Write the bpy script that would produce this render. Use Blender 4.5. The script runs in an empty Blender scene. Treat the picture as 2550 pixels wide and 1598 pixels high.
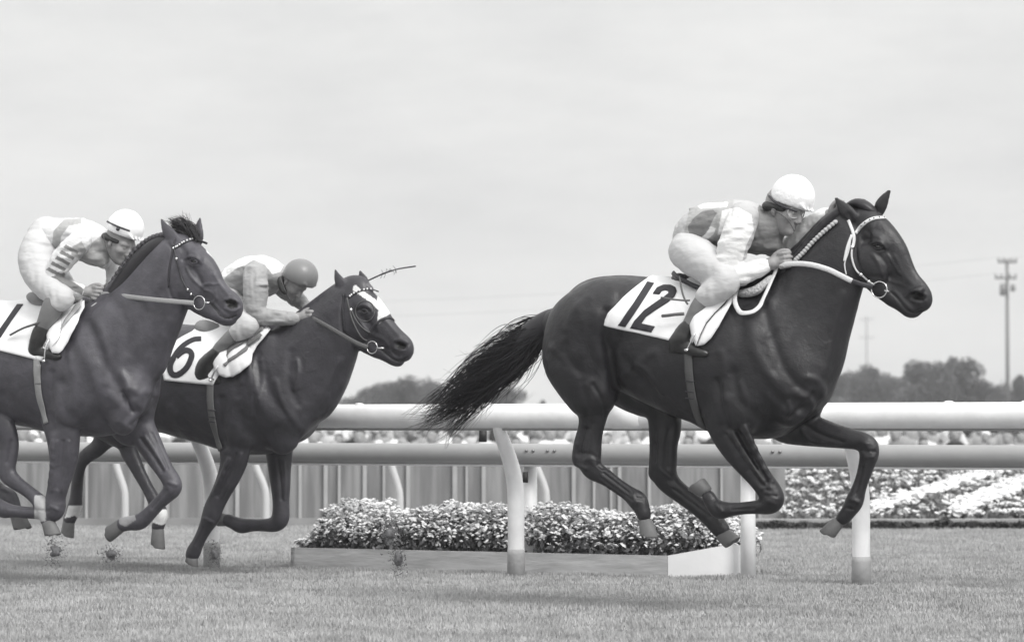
import bpy, bmesh, math, random
import numpy as np
from mathutils import Vector, Matrix, noise
from mathutils.bvhtree import BVHTree
random.seed(7); np.random.seed(7)
C = bpy.context.scene.collection
scene = bpy.context.scene
R = math.radians
# ------------------------------------------------------------------ camera
LENS = 105.0; FPX = LENS/36*2550; HOR = 1057.0; CAMZ = 0.97
TILT = math.atan((HOR-799)/FPX)
cd = bpy.data.cameras.new('camera'); cam = bpy.data.objects.new('camera', cd); C.objects.link(cam)
cam.location = (0, 0, CAMZ); cam.rotation_euler = (R(90)+TILT, 0, 0)
cd.sensor_width = 36; cd.lens = LENS; cd.clip_start = 0.5; cd.clip_end = 3000
cd.dof.use_dof = True; cd.dof.focus_distance = 16.6; cd.dof.aperture_fstop = 3.6
scene.camera = cam
scene.render.resolution_x = 1024; scene.render.resolution_y = 641
# ------------------------------------------------------------------ sky + sun
SUN_EL, SUN_AZ = R(46), R(144)        # azimuth clockwise from +Y (away from the camera): from the right
w = bpy.data.worlds.new('World'); scene.world = w; w.use_nodes = True
nt = w.node_tree; nt.nodes.clear()
def N(t, **kw):
    n = nt.nodes.new(t)
    for k, v in kw.items(): setattr(n, k, v)
    return n
sky = N('ShaderNodeTexSky', sky_type='NISHITA', sun_disc=False, sun_elevation=SUN_EL, sun_rotation=SUN_AZ)
sky.dust_density = 6
bw = N('ShaderNodeRGBToBW'); nt.links.new(sky.outputs[0], bw.inputs[0])
tc = N('ShaderNodeTexCoord'); mp = N('ShaderNodeMapping'); mp.inputs['Scale'].default_value = (5, 5, 18)
nt.links.new(tc.outputs['Generated'], mp.inputs[0])
nz = N('ShaderNodeTexNoise'); nz.inputs['Scale'].default_value = 1.0; nz.inputs['Detail'].default_value = 7; nz.inputs['Roughness'].default_value = .62
nt.links.new(mp.outputs[0], nz.inputs['Vector'])
rp = N('ShaderNodeValToRGB'); rp.color_ramp.elements[0].position = .36; rp.color_ramp.elements[1].position = .64
rp.color_ramp.elements[0].color = (7.2, 7.25, 7.2, 1); rp.color_ramp.elements[1].color = (8.9, 8.9, 8.75, 1)
nt.links.new(nz.outputs[0], rp.inputs[0])
mx = N('ShaderNodeMix', data_type='RGBA'); mx.inputs[0].default_value = .93
nt.links.new(bw.outputs[0], mx.inputs[6]); nt.links.new(rp.outputs[0], mx.inputs[7])
# overcast sky: brighter overhead than at the horizon
sx = N('ShaderNodeSeparateXYZ'); nt.links.new(tc.outputs['Generated'], sx.inputs[0])
gr = N('ShaderNodeMapRange'); gr.inputs[1].default_value = .12; gr.inputs[2].default_value = 1.0; gr.inputs[3].default_value = 1.0; gr.inputs[4].default_value = 2.0; nt.links.new(sx.outputs[2], gr.inputs[0])
mg = N('ShaderNodeVectorMath', operation='SCALE'); nt.links.new(mx.outputs[2], mg.inputs[0]); nt.links.new(gr.outputs[0], mg.inputs['Scale'])
bg = N('ShaderNodeBackground'); bg.inputs[1].default_value = .1
wo = N('ShaderNodeOutputWorld'); nt.links.new(mg.outputs[0], bg.inputs[0]); nt.links.new(bg.outputs[0], wo.inputs[0])
sl = bpy.data.lights.new('sun', 'SUN'); sl.energy = 2.3; sl.angle = R(22); sl.color = (1, .99, .97)
so = bpy.data.objects.new('sun', sl); C.objects.link(so)
sd = Vector((math.sin(SUN_AZ)*math.cos(SUN_EL), math.cos(SUN_AZ)*math.cos(SUN_EL), math.sin(SUN_EL)))
so.rotation_euler = (-sd).to_track_quat('-Z', 'Y').to_euler(); so.location = (5, 5, 12)
vs = scene.view_settings; vs.view_transform = 'Standard'; vs.look = 'None'; vs.exposure = .12; vs.gamma = 1; vs.use_curve_mapping = False
# ------------------------------------------------------------------ helpers
def tag(o, label=None, cat=None, group=None, kind=None):
    if label: o['label'] = label
    if cat: o['category'] = cat
    if group: o['group'] = group
    if kind: o['kind'] = kind
    return o
def mat(name, col, rough=.6, bump=0, bscale=40, var=0, vscale=8, spec=.5, metal=0, attr=None, acols=None, sheen=0, coat=0, coord='Object', stretch=None, bdist=.01, trans=0):
    m = bpy.data.materials.new(name); m.use_nodes = True; t = m.node_tree; b = t.nodes['Principled BSDF']
    if not isinstance(col, tuple): col = (col, col, col*1.01)
    b.inputs['Base Color'].default_value = (*col, 1); b.inputs['Roughness'].default_value = rough
    b.inputs['Specular IOR Level'].default_value = spec; b.inputs['Metallic'].default_value = metal
    b.inputs['Sheen Weight'].default_value = sheen; b.inputs['Coat Weight'].default_value = coat
    b.inputs['Coat Roughness'].default_value = .25
    if trans: b.inputs['Transmission Weight'].default_value = trans
    tcn = t.nodes.new('ShaderNodeTexCoord'); vec = tcn.outputs[coord]
    if stretch:
        mpn = t.nodes.new('ShaderNodeMapping'); mpn.inputs['Scale'].default_value = stretch
        t.links.new(vec, mpn.inputs[0]); vec = mpn.outputs[0]
    last = None
    if attr:
        base = None
        for an, ac in attr:
            an_ = t.nodes.new('ShaderNodeAttribute'); an_.attribute_name = an
            mm = t.nodes.new('ShaderNodeMix'); mm.data_type = 'RGBA'
            if last is None: mm.inputs[6].default_value = (*col, 1)
            else: t.links.new(last, mm.inputs[6])
            if not isinstance(ac, tuple): ac = (ac, ac, ac)
            mm.inputs[7].default_value = (*ac, 1)
            t.links.new(an_.outputs['Fac'], mm.inputs[0]); last = mm.outputs[2]
    if var:
        n = t.nodes.new('ShaderNodeTexNoise'); n.inputs['Scale'].default_value = vscale; n.inputs['Detail'].default_value = 6
        n.inputs['Roughness'].default_value = .6
        t.links.new(vec, n.inputs['Vector'])
        mr = t.nodes.new('ShaderNodeMapRange'); mr.inputs[1].default_value = .3; mr.inputs[2].default_value = .7
        mr.inputs[3].default_value = 1-var; mr.inputs[4].default_value = 1+var
        t.links.new(n.outputs[0], mr.inputs[0])
        mm = t.nodes.new('ShaderNodeMix'); mm.data_type = 'RGBA'; mm.blend_type = 'MULTIPLY'; mm.inputs[0].default_value = 1
        if last is None: mm.inputs[6].default_value = (*col, 1)
        else: t.links.new(last, mm.inputs[6])
        t.links.new(mr.outputs[0], mm.inputs[7]); last = mm.outputs[2]
    if last is not None: t.links.new(last, b.inputs['Base Color'])
    if bump:
        n = t.nodes.new('ShaderNodeTexNoise'); n.inputs['Scale'].default_value = bscale; n.inputs['Detail'].default_value = 4
        t.links.new(vec, n.inputs['Vector'])
        bn = t.nodes.new('ShaderNodeBump'); bn.inputs['Strength'].default_value = bump; bn.inputs['Distance'].default_value = bdist
        t.links.new(n.outputs[0], bn.inputs['Height']); t.links.new(bn.outputs[0], b.inputs['Normal'])
    return m
def mesh_obj(name, verts, faces, m=None, parent=None, smooth=True):
    me = bpy.data.meshes.new(name)
    if isinstance(verts, np.ndarray): verts = np.ascontiguousarray(verts, dtype=np.float32)
    if isinstance(verts, np.ndarray) and isinstance(faces, np.ndarray):
        nv, (nf, k) = len(verts), faces.shape
        me.vertices.add(nv); me.vertices.foreach_set('co', verts.ravel())
        me.loops.add(nf*k); me.loops.foreach_set('vertex_index', faces.astype(np.int32).ravel())
        me.polygons.add(nf); me.polygons.foreach_set('loop_start', np.arange(0, nf*k, k, dtype=np.int32))
        me.polygons.foreach_set('loop_total', np.full(nf, k, dtype=np.int32)); me.update(calc_edges=True); me.validate()
    else: me.from_pydata([tuple(v) for v in verts], [], [tuple(f) for f in faces])
    if smooth: me.polygons.foreach_set('use_smooth', [True]*len(me.polygons))
    if m: me.materials.append(m)
    o = bpy.data.objects.new(name, me); C.objects.link(o)
    if parent: o.parent = parent
    return o
def empty(name, loc=(0, 0, 0), rz=0):
    o = bpy.data.objects.new(name, None); o.location = loc; o.rotation_euler = (0, 0, rz); C.objects.link(o); return o
class MB:
    def __init__(s): s.v = []; s.f = []
    def add(s, v, f):
        b = len(s.v); s.v += [tuple(x) for x in v]; s.f += [tuple(i+b for i in q) for q in f]
    def box(s, c, d, rz=0, bev=0):
        x, y, z = d[0]/2, d[1]/2, d[2]/2; cr, sr = math.cos(rz), math.sin(rz)
        v = []
        for sx, sy, sz in ((-1,-1,-1),(1,-1,-1),(1,1,-1),(-1,1,-1),(-1,-1,1),(1,-1,1),(1,1,1),(-1,1,1)):
            a, b_ = sx*x, sy*y; v.append((c[0]+a*cr-b_*sr, c[1]+a*sr+b_*cr, c[2]+sz*z))
        s.add(v, [(0,3,2,1),(4,5,6,7),(0,1,5,4),(1,2,6,5),(2,3,7,6),(3,0,4,7)])
    def tube(s, pts, rad, n=8, cap=True, flat=1.0, up=None):
        pts = [Vector(p) for p in pts]
        if not hasattr(rad, '__len__'): rad = [rad]*len(pts)
        prev = None; v = []; f = []
        for i, p in enumerate(pts):
            d = (pts[min(i+1, len(pts)-1)]-pts[max(i-1, 0)])
            d = d.normalized() if d.length > 1e-9 else Vector((0,0,1))
            if up is not None: u = Vector(up[i] if isinstance(up, list) else up)
            else: u = prev if prev is not None else (Vector((0,0,1)) if abs(d.z) < .9 else Vector((1,0,0)))
            u = (u-d*u.dot(d)); u = u.normalized() if u.length > 1e-6 else d.orthogonal().normalized()
            prev = u; side = d.cross(u)
            for k in range(n):
                a = 2*math.pi*k/n; v.append(p+side*math.cos(a)*rad[i]+u*math.sin(a)*rad[i]*flat)
            if i: 
                for k in range(n):
                    a0 = (i-1)*n+k; a1 = (i-1)*n+(k+1) % n; f.append((a0, a1, a1+n, a0+n))
        if cap: f.append(tuple(range(n))[::-1]); f.append(tuple((len(pts)-1)*n+k for k in range(n)))
        s.add(v, f)
    def ball(s, c, r, n=8, sc=(1,1,1)):
        v = []; f = []; m_ = n//2+1
        for i in range(m_+1):
            th = math.pi*i/m_
            for k in range(n):
                a = 2*math.pi*k/n; v.append((c[0]+r*sc[0]*math.sin(th)*math.cos(a), c[1]+r*sc[1]*math.sin(th)*math.sin(a), c[2]+r*sc[2]*math.cos(th)))
        for i in range(m_):
            for k in range(n): f.append((i*n+k, (i+1)*n+k, (i+1)*n+(k+1) % n, i*n+(k+1) % n))
        s.add(v, f)
    def build(s, name, m=None, parent=None, smooth=True):
        return mesh_obj(name, s.v, s.f, m, parent, smooth)
# photograph-measured coordinates (views are enlargements of the same survey picture)
VIEWS = dict(F=(0,0,1.05678), A=(1300,420,.31738), B=(1850,420,.2712), T=(1050,650,.29762), L=(1350,850,.36386), M=(1800,850,.36364),
             J=(0,480,.31738), K=(0,900,.35714), N=(380,600,.33074), O=(400,950,.32404), Q=(780,620,.29099), R=(1850,420,.17199), S=(1600,620,.18519))
CAM = np.array((0, 0, CAMZ)); FW = np.array((0, math.cos(TILT), math.sin(TILT))); UP = np.array((0, -math.sin(TILT), math.cos(TILT))); RT = np.array((1., 0, 0))
def src(view, x, y):
    v = VIEWS[view]; return v[0]+v[2]*x, v[1]+v[2]*y
def ray(view, x, y):
    sx, sy = src(view, x, y); return FW+RT*((sx-1275)/FPX)+UP*((799-sy)/FPX)
def wp(xf, yf, D):                       # world point seen at F-view position, at distance D along the view axis
    return CAM+ray('F', xf, yf)*D
def ground_at(xf, D, z=0):
    r = ray('F', xf, 1000); p = CAM+r*D; return np.array((p[0], p[1], z))
THETA = R(27)
class Frame:                             # local axes: x = direction of travel, y = away from the camera side, z = up
    def __init__(s, xf, s_src, theta=THETA):
        D = FPX/s_src; p = CAM+ray('F', xf, 1000)*D
        s.P0 = np.array((p[0], p[1], 0)); s.th = theta
        s.h = np.array((math.cos(theta), -math.sin(theta), 0)); s.n = np.array((-math.sin(theta), -math.cos(theta), 0))
    def pt(s, view, x, y, lat=0):        # -> local coords and metres per view pixel
        r = ray(view, x, y); k = (lat-np.dot(CAM-s.P0, s.n))/np.dot(r, s.n); P = CAM+r*k
        q = P-s.P0; mpp = VIEWS[view][2]*k/FPX
        return np.array((np.dot(q, s.h), -lat, P[2])), mpp
    def local(s, P):
        q = np.asarray(P)-s.P0; return np.array((np.dot(q, s.h), -np.dot(q, s.n), q[2]))
    def place(s, o): o.location = tuple(s.P0); o.rotation_euler = (0, 0, -s.th); return o
    def to_src(s, V):                    # local verts (n,3) -> source px
        V = np.asarray(V); P = s.P0+V[:, :1]*s.h-V[:, 1:2]*s.n; P[:, 2] = V[:, 2]
        q = P-CAM; d = q@FW; return np.stack((1275+FPX*(q@RT)/d, 799-FPX*(q@UP)/d), 1)
# ------------------------------------------------------------------ volume modelling: smooth unions of tapered limbs, meshed by surface nets
def catmull(P, sub):
    P = [np.asarray(p, float) for p in P]
    if len(P) < 3 or sub <= 1: return P
    out = []
    for i in range(len(P)-1):
        p0 = P[max(i-1, 0)]; p1 = P[i]; p2 = P[i+1]; p3 = P[min(i+2, len(P)-1)]
        for j in range(sub):
            t = j/sub; out.append(.5*((2*p1)+(-p0+p2)*t+(2*p0-5*p1+4*p2-p3)*t*t+(-p0+3*p1-3*p2+p3)*t**3))
    out.append(P[-1]); return out
def lattice(n, lo, vx, cell, seed):
    # smooth random field on a regular grid, by separable interpolation of a coarse lattice
    rg = np.random.RandomState(seed); W = []; m = []
    for i in range(3):
        c = cell[i]; x = (vx*np.arange(n[i]))/c+rg.rand(); k = int(x[-1])+3; A = np.zeros((n[i], k), np.float32); j = x.astype(int); f = x-j; f = f*f*(3-2*f)
        A[np.arange(n[i]), j] = 1-f; A[np.arange(n[i]), j+1] = f; W.append(A); m.append(k)
    L = rg.randn(*m).astype(np.float32)
    return np.tensordot(np.tensordot(np.tensordot(L, W[0], (0, 1)), W[1], (0, 1)), W[2], (0, 1))
class Vol:
    def __init__(s, fr, vox): s.fr = fr; s.vox = vox; s.pr = []
    def chain(s, view, pts, k=.03, sub=3, sub_op=False, w=1.0):   # pts: (x, y, lat, r[, w])
        L = []
        for p in pts:
            q, mpp = s.fr.pt(view, p[0], p[1], p[2]); L.append((*q, p[3]*mpp, p[4] if len(p) > 4 else w))
        L = catmull(L, sub) if len(L) > 2 else [np.array(a, float) for a in L]
        if len(L) == 1: L = [L[0], L[0]+np.array((1e-4, 0, 0, 0, 0))]
        for a, b in zip(L[:-1], L[1:]): s.pr.append(('c', a, b, k, sub_op))
        return L
    def loc(s, pts, k=.02, sub=1, sub_op=False):                  # pts in local metres (x,y,z,r[,w])
        L = [np.array((*p, 1.0)[:5] if len(p) == 4 else p, float) for p in pts]
        L = catmull(L, sub) if len(L) > 2 else L
        if len(L) == 1: L = [L[0], L[0]+np.array((1e-4, 0, 0, 0, 0))]
        for a, b in zip(L[:-1], L[1:]): s.pr.append(('c', a, b, k, sub_op))
    def ell(s, view, x, y, lat, rx, ry, rl, ang=0, k=.03, sub_op=False):   # radii rx, ry in view px, rl metres, ang degrees (image, anticlockwise)
        q, mpp = s.fr.pt(view, x, y, lat); s.pr.append(('e', q, np.array((rx*mpp, rl, ry*mpp)), k, sub_op, R(ang)))
    def eval(s):
        lo = np.full(3, 1e9); hi = -lo
        for p in s.pr:
            if p[-2 if p[0] == 'e' else -1]: continue
            if p[0] == 'c':
                for a in (p[1], p[2]):
                    r = a[3]*max(1, a[4])+.03; lo = np.minimum(lo, a[:3]-r); hi = np.maximum(hi, a[:3]+r)
            else: r = p[2].max()+.03; lo = np.minimum(lo, p[1]-r); hi = np.maximum(hi, p[1]+r)
        vx = s.vox; n = np.ceil((hi-lo)/vx).astype(int)+1
        f = np.full(n, .5, np.float32); ax = [lo[i]+vx*np.arange(n[i]) for i in range(3)]
        for p in s.pr:
            if p[0] == 'c':
                _, a, b, k, so_ = p; m = max(a[3]*max(1, a[4]), b[3]*max(1, b[4]))+k+2*vx
                l_ = np.minimum(a[:3], b[:3])-m; h_ = np.maximum(a[:3], b[:3])+m
            else:
                _, c, rr, k, so_, ang = p; m = rr.max()+k+2*vx; l_ = c-m; h_ = c+m
            i0 = np.clip(((l_-lo)/vx).astype(int), 0, n); i1 = np.clip(((h_-lo)/vx).astype(int)+2, 0, n)
            if (i1 <= i0).any(): continue
            X = ax[0][i0[0]:i1[0], None, None]; Y = ax[1][None, i0[1]:i1[1], None]; Z = ax[2][None, None, i0[2]:i1[2]]
            if p[0] == 'c':
                ba = b[:3]-a[:3]; L2 = max(float(ba@ba), 1e-10)
                h = np.clip(((X-a[0])*ba[0]+(Y-a[1])*ba[1]+(Z-a[2])*ba[2])/L2, 0, 1).astype(np.float32)
                w_ = a[4]+(b[4]-a[4])*h
                d = np.sqrt((X-a[0]-ba[0]*h)**2+((Y-a[1]-ba[1]*h)/w_)**2+(Z-a[2]-ba[2]*h)**2)-(a[3]+(b[3]-a[3])*h)
            else:
                ca, sa = math.cos(ang), math.sin(ang); dx = X-c[0]; dz = Z-c[2]
                u = (dx*ca+dz*sa); v = (-dx*sa+dz*ca); y = Y-c[1]
                k0 = np.sqrt((u/rr[0])**2+(y/rr[1])**2+(v/rr[2])**2); k1 = np.sqrt((u/rr[0]**2)**2+(y/rr[1]**2)**2+(v/rr[2]**2)**2)+1e-6
                d = k0*(k0-1)/k1
            g = f[i0[0]:i1[0], i0[1]:i1[1], i0[2]:i1[2]]
            if so_:
                d = -d; hh = np.maximum(k-np.abs(g-d), 0)/k; g[...] = np.maximum(g, d)+hh*hh*k*.25
            else:
                hh = np.maximum(k-np.abs(g-d), 0)/k; g[...] = np.minimum(g, d)-hh*hh*k*.25
        return f, lo
    def mesh(s, name, m, parent=None, wr=None, smooth_it=1):
        f, lo = s.eval()
        if wr is not None: wr(f, lo, s.vox)
        V, Q = nets(f); V = lo+V*s.vox
        if smooth_it: V = relax(V, Q, smooth_it)
        o = mesh_obj(name, V, Q, m, parent); return o
def relax(V, Q, it):
    e = np.concatenate([Q[:, [0, 1]], Q[:, [1, 2]], Q[:, [2, 3]], Q[:, [3, 0]]])
    for _ in range(it):
        A = np.zeros_like(V); c = np.zeros(len(V))
        np.add.at(A, e[:, 0], V[e[:, 1]]); np.add.at(c, e[:, 0], 1); np.add.at(A, e[:, 1], V[e[:, 0]]); np.add.at(c, e[:, 1], 1)
        V = V*.45+.55*A/np.maximum(c, 1)[:, None]
    return V
def nets(f):
    ins = f < 0; n = np.array(f.shape)
    cs = np.zeros(n-1, np.int8)
    for i in (0, 1):
        for j in (0, 1):
            for k in (0, 1): cs += ins[i:n[0]-1+i, j:n[1]-1+j, k:n[2]-1+k]
    act = np.argwhere((cs > 0) & (cs < 8)); idx = -np.ones(n-1, np.int64); idx[act[:, 0], act[:, 1], act[:, 2]] = np.arange(len(act))
    acc = np.zeros((len(act), 3)); cnt = np.zeros(len(act))
    cor = [(i, j, k) for i in (0, 1) for j in (0, 1) for k in (0, 1)]
    val = {c: f[act[:, 0]+c[0], act[:, 1]+c[1], act[:, 2]+c[2]] for c in cor}
    for c in cor:
        for a in range(3):
            if c[a]: continue
            e = list(c); e[a] = 1; e = tuple(e); v0, v1 = val[c], val[e]; m = (v0 < 0) != (v1 < 0)
            t = np.where(m, v0/np.where(m, v0-v1, 1), 0); p = np.tile(np.array(c, float), (len(act), 1)); p[:, a] += t
            acc += p*m[:, None]; cnt += m
    V = act+acc/np.maximum(cnt, 1)[:, None]
    Qs = []
    for a in range(3):
        b, c = (a+1) % 3, (a+2) % 3
        s0 = [slice(None)]*3; s1 = [slice(None)]*3; s0[a] = slice(0, -1); s1[a] = slice(1, None)
        A, B = ins[tuple(s0)], ins[tuple(s1)]; E = np.argwhere(A != B)
        E = E[(E[:, b] > 0) & (E[:, c] > 0) & (E[:, b] < n[b]-1) & (E[:, c] < n[c]-1)]
        flip = A[E[:, 0], E[:, 1], E[:, 2]]
        q = []
        for db, dc in ((-1, -1), (0, -1), (0, 0), (-1, 0)):
            p = E.copy(); p[:, b] += db; p[:, c] += dc; q.append(idx[p[:, 0], p[:, 1], p[:, 2]])
        q = np.stack(q, 1); q[~flip] = q[~flip][:, ::-1]; Qs.append(q)
    Q = np.concatenate(Qs); Q = Q[(Q >= 0).all(1)]
    return V, Q
def get_v(o):
    a = np.zeros(len(o.data.vertices)*3, np.float32); o.data.vertices.foreach_get('co', a); return a.reshape(-1, 3)
def inpoly(P, poly):
    x, y = P[:, 0], P[:, 1]; r = np.zeros(len(P), bool); j = len(poly)-1
    for i in range(len(poly)):
        xi, yi = poly[i]; xj, yj = poly[j]
        c = ((yi > y) != (yj > y)) & (x < (xj-xi)*(y-yi)/((yj-yi) or 1e-9)+xi); r ^= c; j = i
    return r
def attr(o, name, val):
    a = o.data.attributes.get(name) or o.data.attributes.new(name, 'FLOAT', 'POINT'); a.data.foreach_set('value', np.asarray(val, np.float32))
def poly_src(view, pts): return [src(view, *p) for p in pts]
def seg_dist(P, pts):
    d = np.full(len(P), 1e9)
    for a, b in zip(pts[:-1], pts[1:]):
        a = np.array(a); b = np.array(b); ba = b-a; h = np.clip(((P-a)@ba)/(ba@ba), 0, 1); d = np.minimum(d, np.linalg.norm(P-a-h[:, None]*ba, axis=1))
    return d
def bvh_of(*objs):
    V = []; F = []
    for o in objs:
        b = len(V); V += [v.co.copy() for v in o.data.vertices]; F += [tuple(i+b for i in p.vertices) for p in o.data.polygons]
    return BVHTree.FromPolygons(V, F)
def fast_bvh(o):
    V = get_v(o); q = np.zeros(len(o.data.loops), np.int32); o.data.loops.foreach_get('vertex_index', q)
    return BVHTree.FromPolygons(V.tolist(), q.reshape(-1, 4).tolist())
def cast(fr, bvh, view, x, y, off=0, default=None):      # where the sight line meets the body (local coords, normal)
    r = ray(view, x, y); o = fr.local(CAM); d = np.array((r@fr.h, -(r@fr.n), r[2])); d /= np.linalg.norm(d)
    hit = bvh.ray_cast(Vector(o), Vector(d))
    if hit[0] is None:
        if default is None: return None
        q, _ = fr.pt(view, x, y, default); return Vector(q), Vector((0, -1, 0))
    n = hit[1]
    if n.dot(Vector(d)) > 0: n = -n
    return hit[0]+n*off, n
def strap(mb, fr, bvh, view, pts, wid, th=.0025, off=.004, lat=0.0, sub=5, n=8):   # flat band laid on a body
    P = catmull([np.array(p, float) for p in pts], sub); Q = []; U = []; last = lat
    for p in P:
        h = cast(fr, bvh, view, p[0], p[1], off)
        if h is None:
            q, _ = fr.pt(view, p[0], p[1], last); Q.append(Vector(q)); U.append(U[-1] if U else Vector((0, -1, 0)))
        else: Q.append(h[0]); U.append(h[1]); last = -h[0].y
    for _ in range(2):
        Q = [Q[0]]+[(Q[i-1]+Q[i]*2+Q[i+1])/4 for i in range(1, len(Q)-1)]+[Q[-1]]
        U = [U[0]]+[(U[i-1]+U[i]+U[i+1]).normalized() for i in range(1, len(U)-1)]+[U[-1]]
    mb.tube(Q, wid/2, n, flat=th/(wid/2), up=U)
    return Q
# ------------------------------------------------------------------ ground, track rails, planter, bed, fence, crowd, trees
def s_fence(xf): return 387+(xf-1215)*23/815
def grass_mat():
    m = bpy.data.materials.new('turf'); m.use_nodes = True; t = m.node_tree; b = t.nodes['Principled BSDF']
    b.inputs['Roughness'].default_value = .95; b.inputs['Specular IOR Level'].default_value = .15
    tcn = t.nodes.new('ShaderNodeTexCoord')
    def nz_(sc, det, st=None):
        n = t.nodes.new('ShaderNodeTexNoise'); n.inputs['Scale'].default_value = sc; n.inputs['Detail'].default_value = det
        v = tcn.outputs['Object']
        if st:
            mp_ = t.nodes.new('ShaderNodeMapping'); mp_.inputs['Scale'].default_value = st; t.links.new(v, mp_.inputs[0]); v = mp_.outputs[0]
        t.links.new(v, n.inputs['Vector']); return n
    a = nz_(1.7, 5); c = nz_(14, 6); d = nz_(120, 3)
    ad = t.nodes.new('ShaderNodeMath'); ad.operation = 'MULTIPLY_ADD'; ad.inputs[1].default_value = .5
    t.links.new(a.outputs[0], ad.inputs[0]); ad2 = t.nodes.new('ShaderNodeMath'); ad2.operation = 'MULTIPLY'; ad2.inputs[1].default_value = .5
    t.links.new(c.outputs[0], ad2.inputs[0]); t.links.new(ad2.outputs[0], ad.inputs[2])
    r = t.nodes.new('ShaderNodeValToRGB'); r.color_ramp.elements[0].position = .38; r.color_ramp.elements[1].position = .62
    r.color_ramp.elements[0].color = (.165, .165, .168, 1); r.color_ramp.elements[1].color = (.285, .285, .288, 1)
    t.links.new(ad.outputs[0], r.inputs[0]); t.links.new(r.outputs[0], b.inputs['Base Color'])
    bn = t.nodes.new('ShaderNodeBump'); bn.inputs['Strength'].default_value = .5; bn.inputs['Distance'].default_value = .02
    t.links.new(d.outputs[0], bn.inputs['Height']); t.links.new(bn.outputs[0], b.inputs['Normal'])
    return m
turf = grass_mat()
g = mesh_obj('ground', [(-1500, -30, 0), (1500, -30, 0), (1500, 2600, 0), (-1500, 2600, 0)], [(0, 1, 2, 3)], turf); tag(g, kind='structure')
# grass blades on the near turf
def blades(n, D0, D1, hgt):
    D = D0+(D1-D0)*np.random.rand(n)**.85; X = (np.random.rand(n)-.5)*(D*2550/FPX+1.2)
    h = hgt*(.5+np.random.rand(n)); a = np.random.rand(n)*math.pi*2; wd = .0035+.003*np.random.rand(n)
    cl = np.array([noise.noise((x*2.3, y*2.3, 0)) for x, y in zip(X, D)]); h *= 1+.7*cl
    lean = h*.6*np.random.rand(n); la = np.random.rand(n)*math.pi*2
    c, s_ = np.cos(a)*wd, np.sin(a)*wd; z0 = np.zeros(n)
    V = np.stack([np.stack([X-c, D-s_, z0-.002], 1), np.stack([X+c, D+s_, z0-.002], 1), np.stack([X+lean*np.cos(la), D+lean*np.sin(la), h], 1)], 1).reshape(-1, 3)
    return V, np.arange(n*3).reshape(-1, 3)
bm_ = mat('grass_blades', (.40, .40, .403), .8, var=.25, vscale=2.2, spec=.1)
V1, F1_ = blades(230000, 12.6, 22.5, .017); V2, F2_ = blades(90000, 22.0, 28.6, .018); V = np.concatenate([V1, V2]); F_ = np.arange(len(V)).reshape(-1, 3)
tag(mesh_obj('grass', V, F_, bm_, smooth=False), 'short pale grey turf of the race track in front of and under the rails', 'grass', kind='stuff')
# rails
white = mat('white_rail_paint', .82, .42, bump=.12, bscale=30, var=.10, vscale=5)
railgrey = mat('grey_rail_paint', .31, .45, bump=.1, bscale=25, var=.08, vscale=3)
sleeve = mat('grey_post_base', .38, .8, bump=.3, bscale=40, var=.15, vscale=12)  # mottled grey for the lower ends of the posts
steel = mat('dull_steel', .25, .4, metal=.8)
blackp = mat('black_rubber', .025, .6)
def fp(xf, off=0, z=0):                  # point on the fence line, moved off metres away from the track
    p = ground_at(xf, FPX/s_fence(xf), z); p = p-Frame_n*off; return p
Frame_n = np.array((-math.sin(THETA), -math.cos(THETA), 0))
fdir = np.array((math.cos(THETA), -math.sin(THETA), 0))
base0 = fp(1216)
def fline(xf, off=0, z=0):
    # intersect the sight column with the straight fence line through base0, shifted by off
    r = ray('F', xf, 1000); o = base0-Frame_n*off; k = np.dot(o-CAM, Frame_n)/np.dot(r, Frame_n); p = CAM+r*k; return np.array((p[0], p[1], z))
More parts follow.
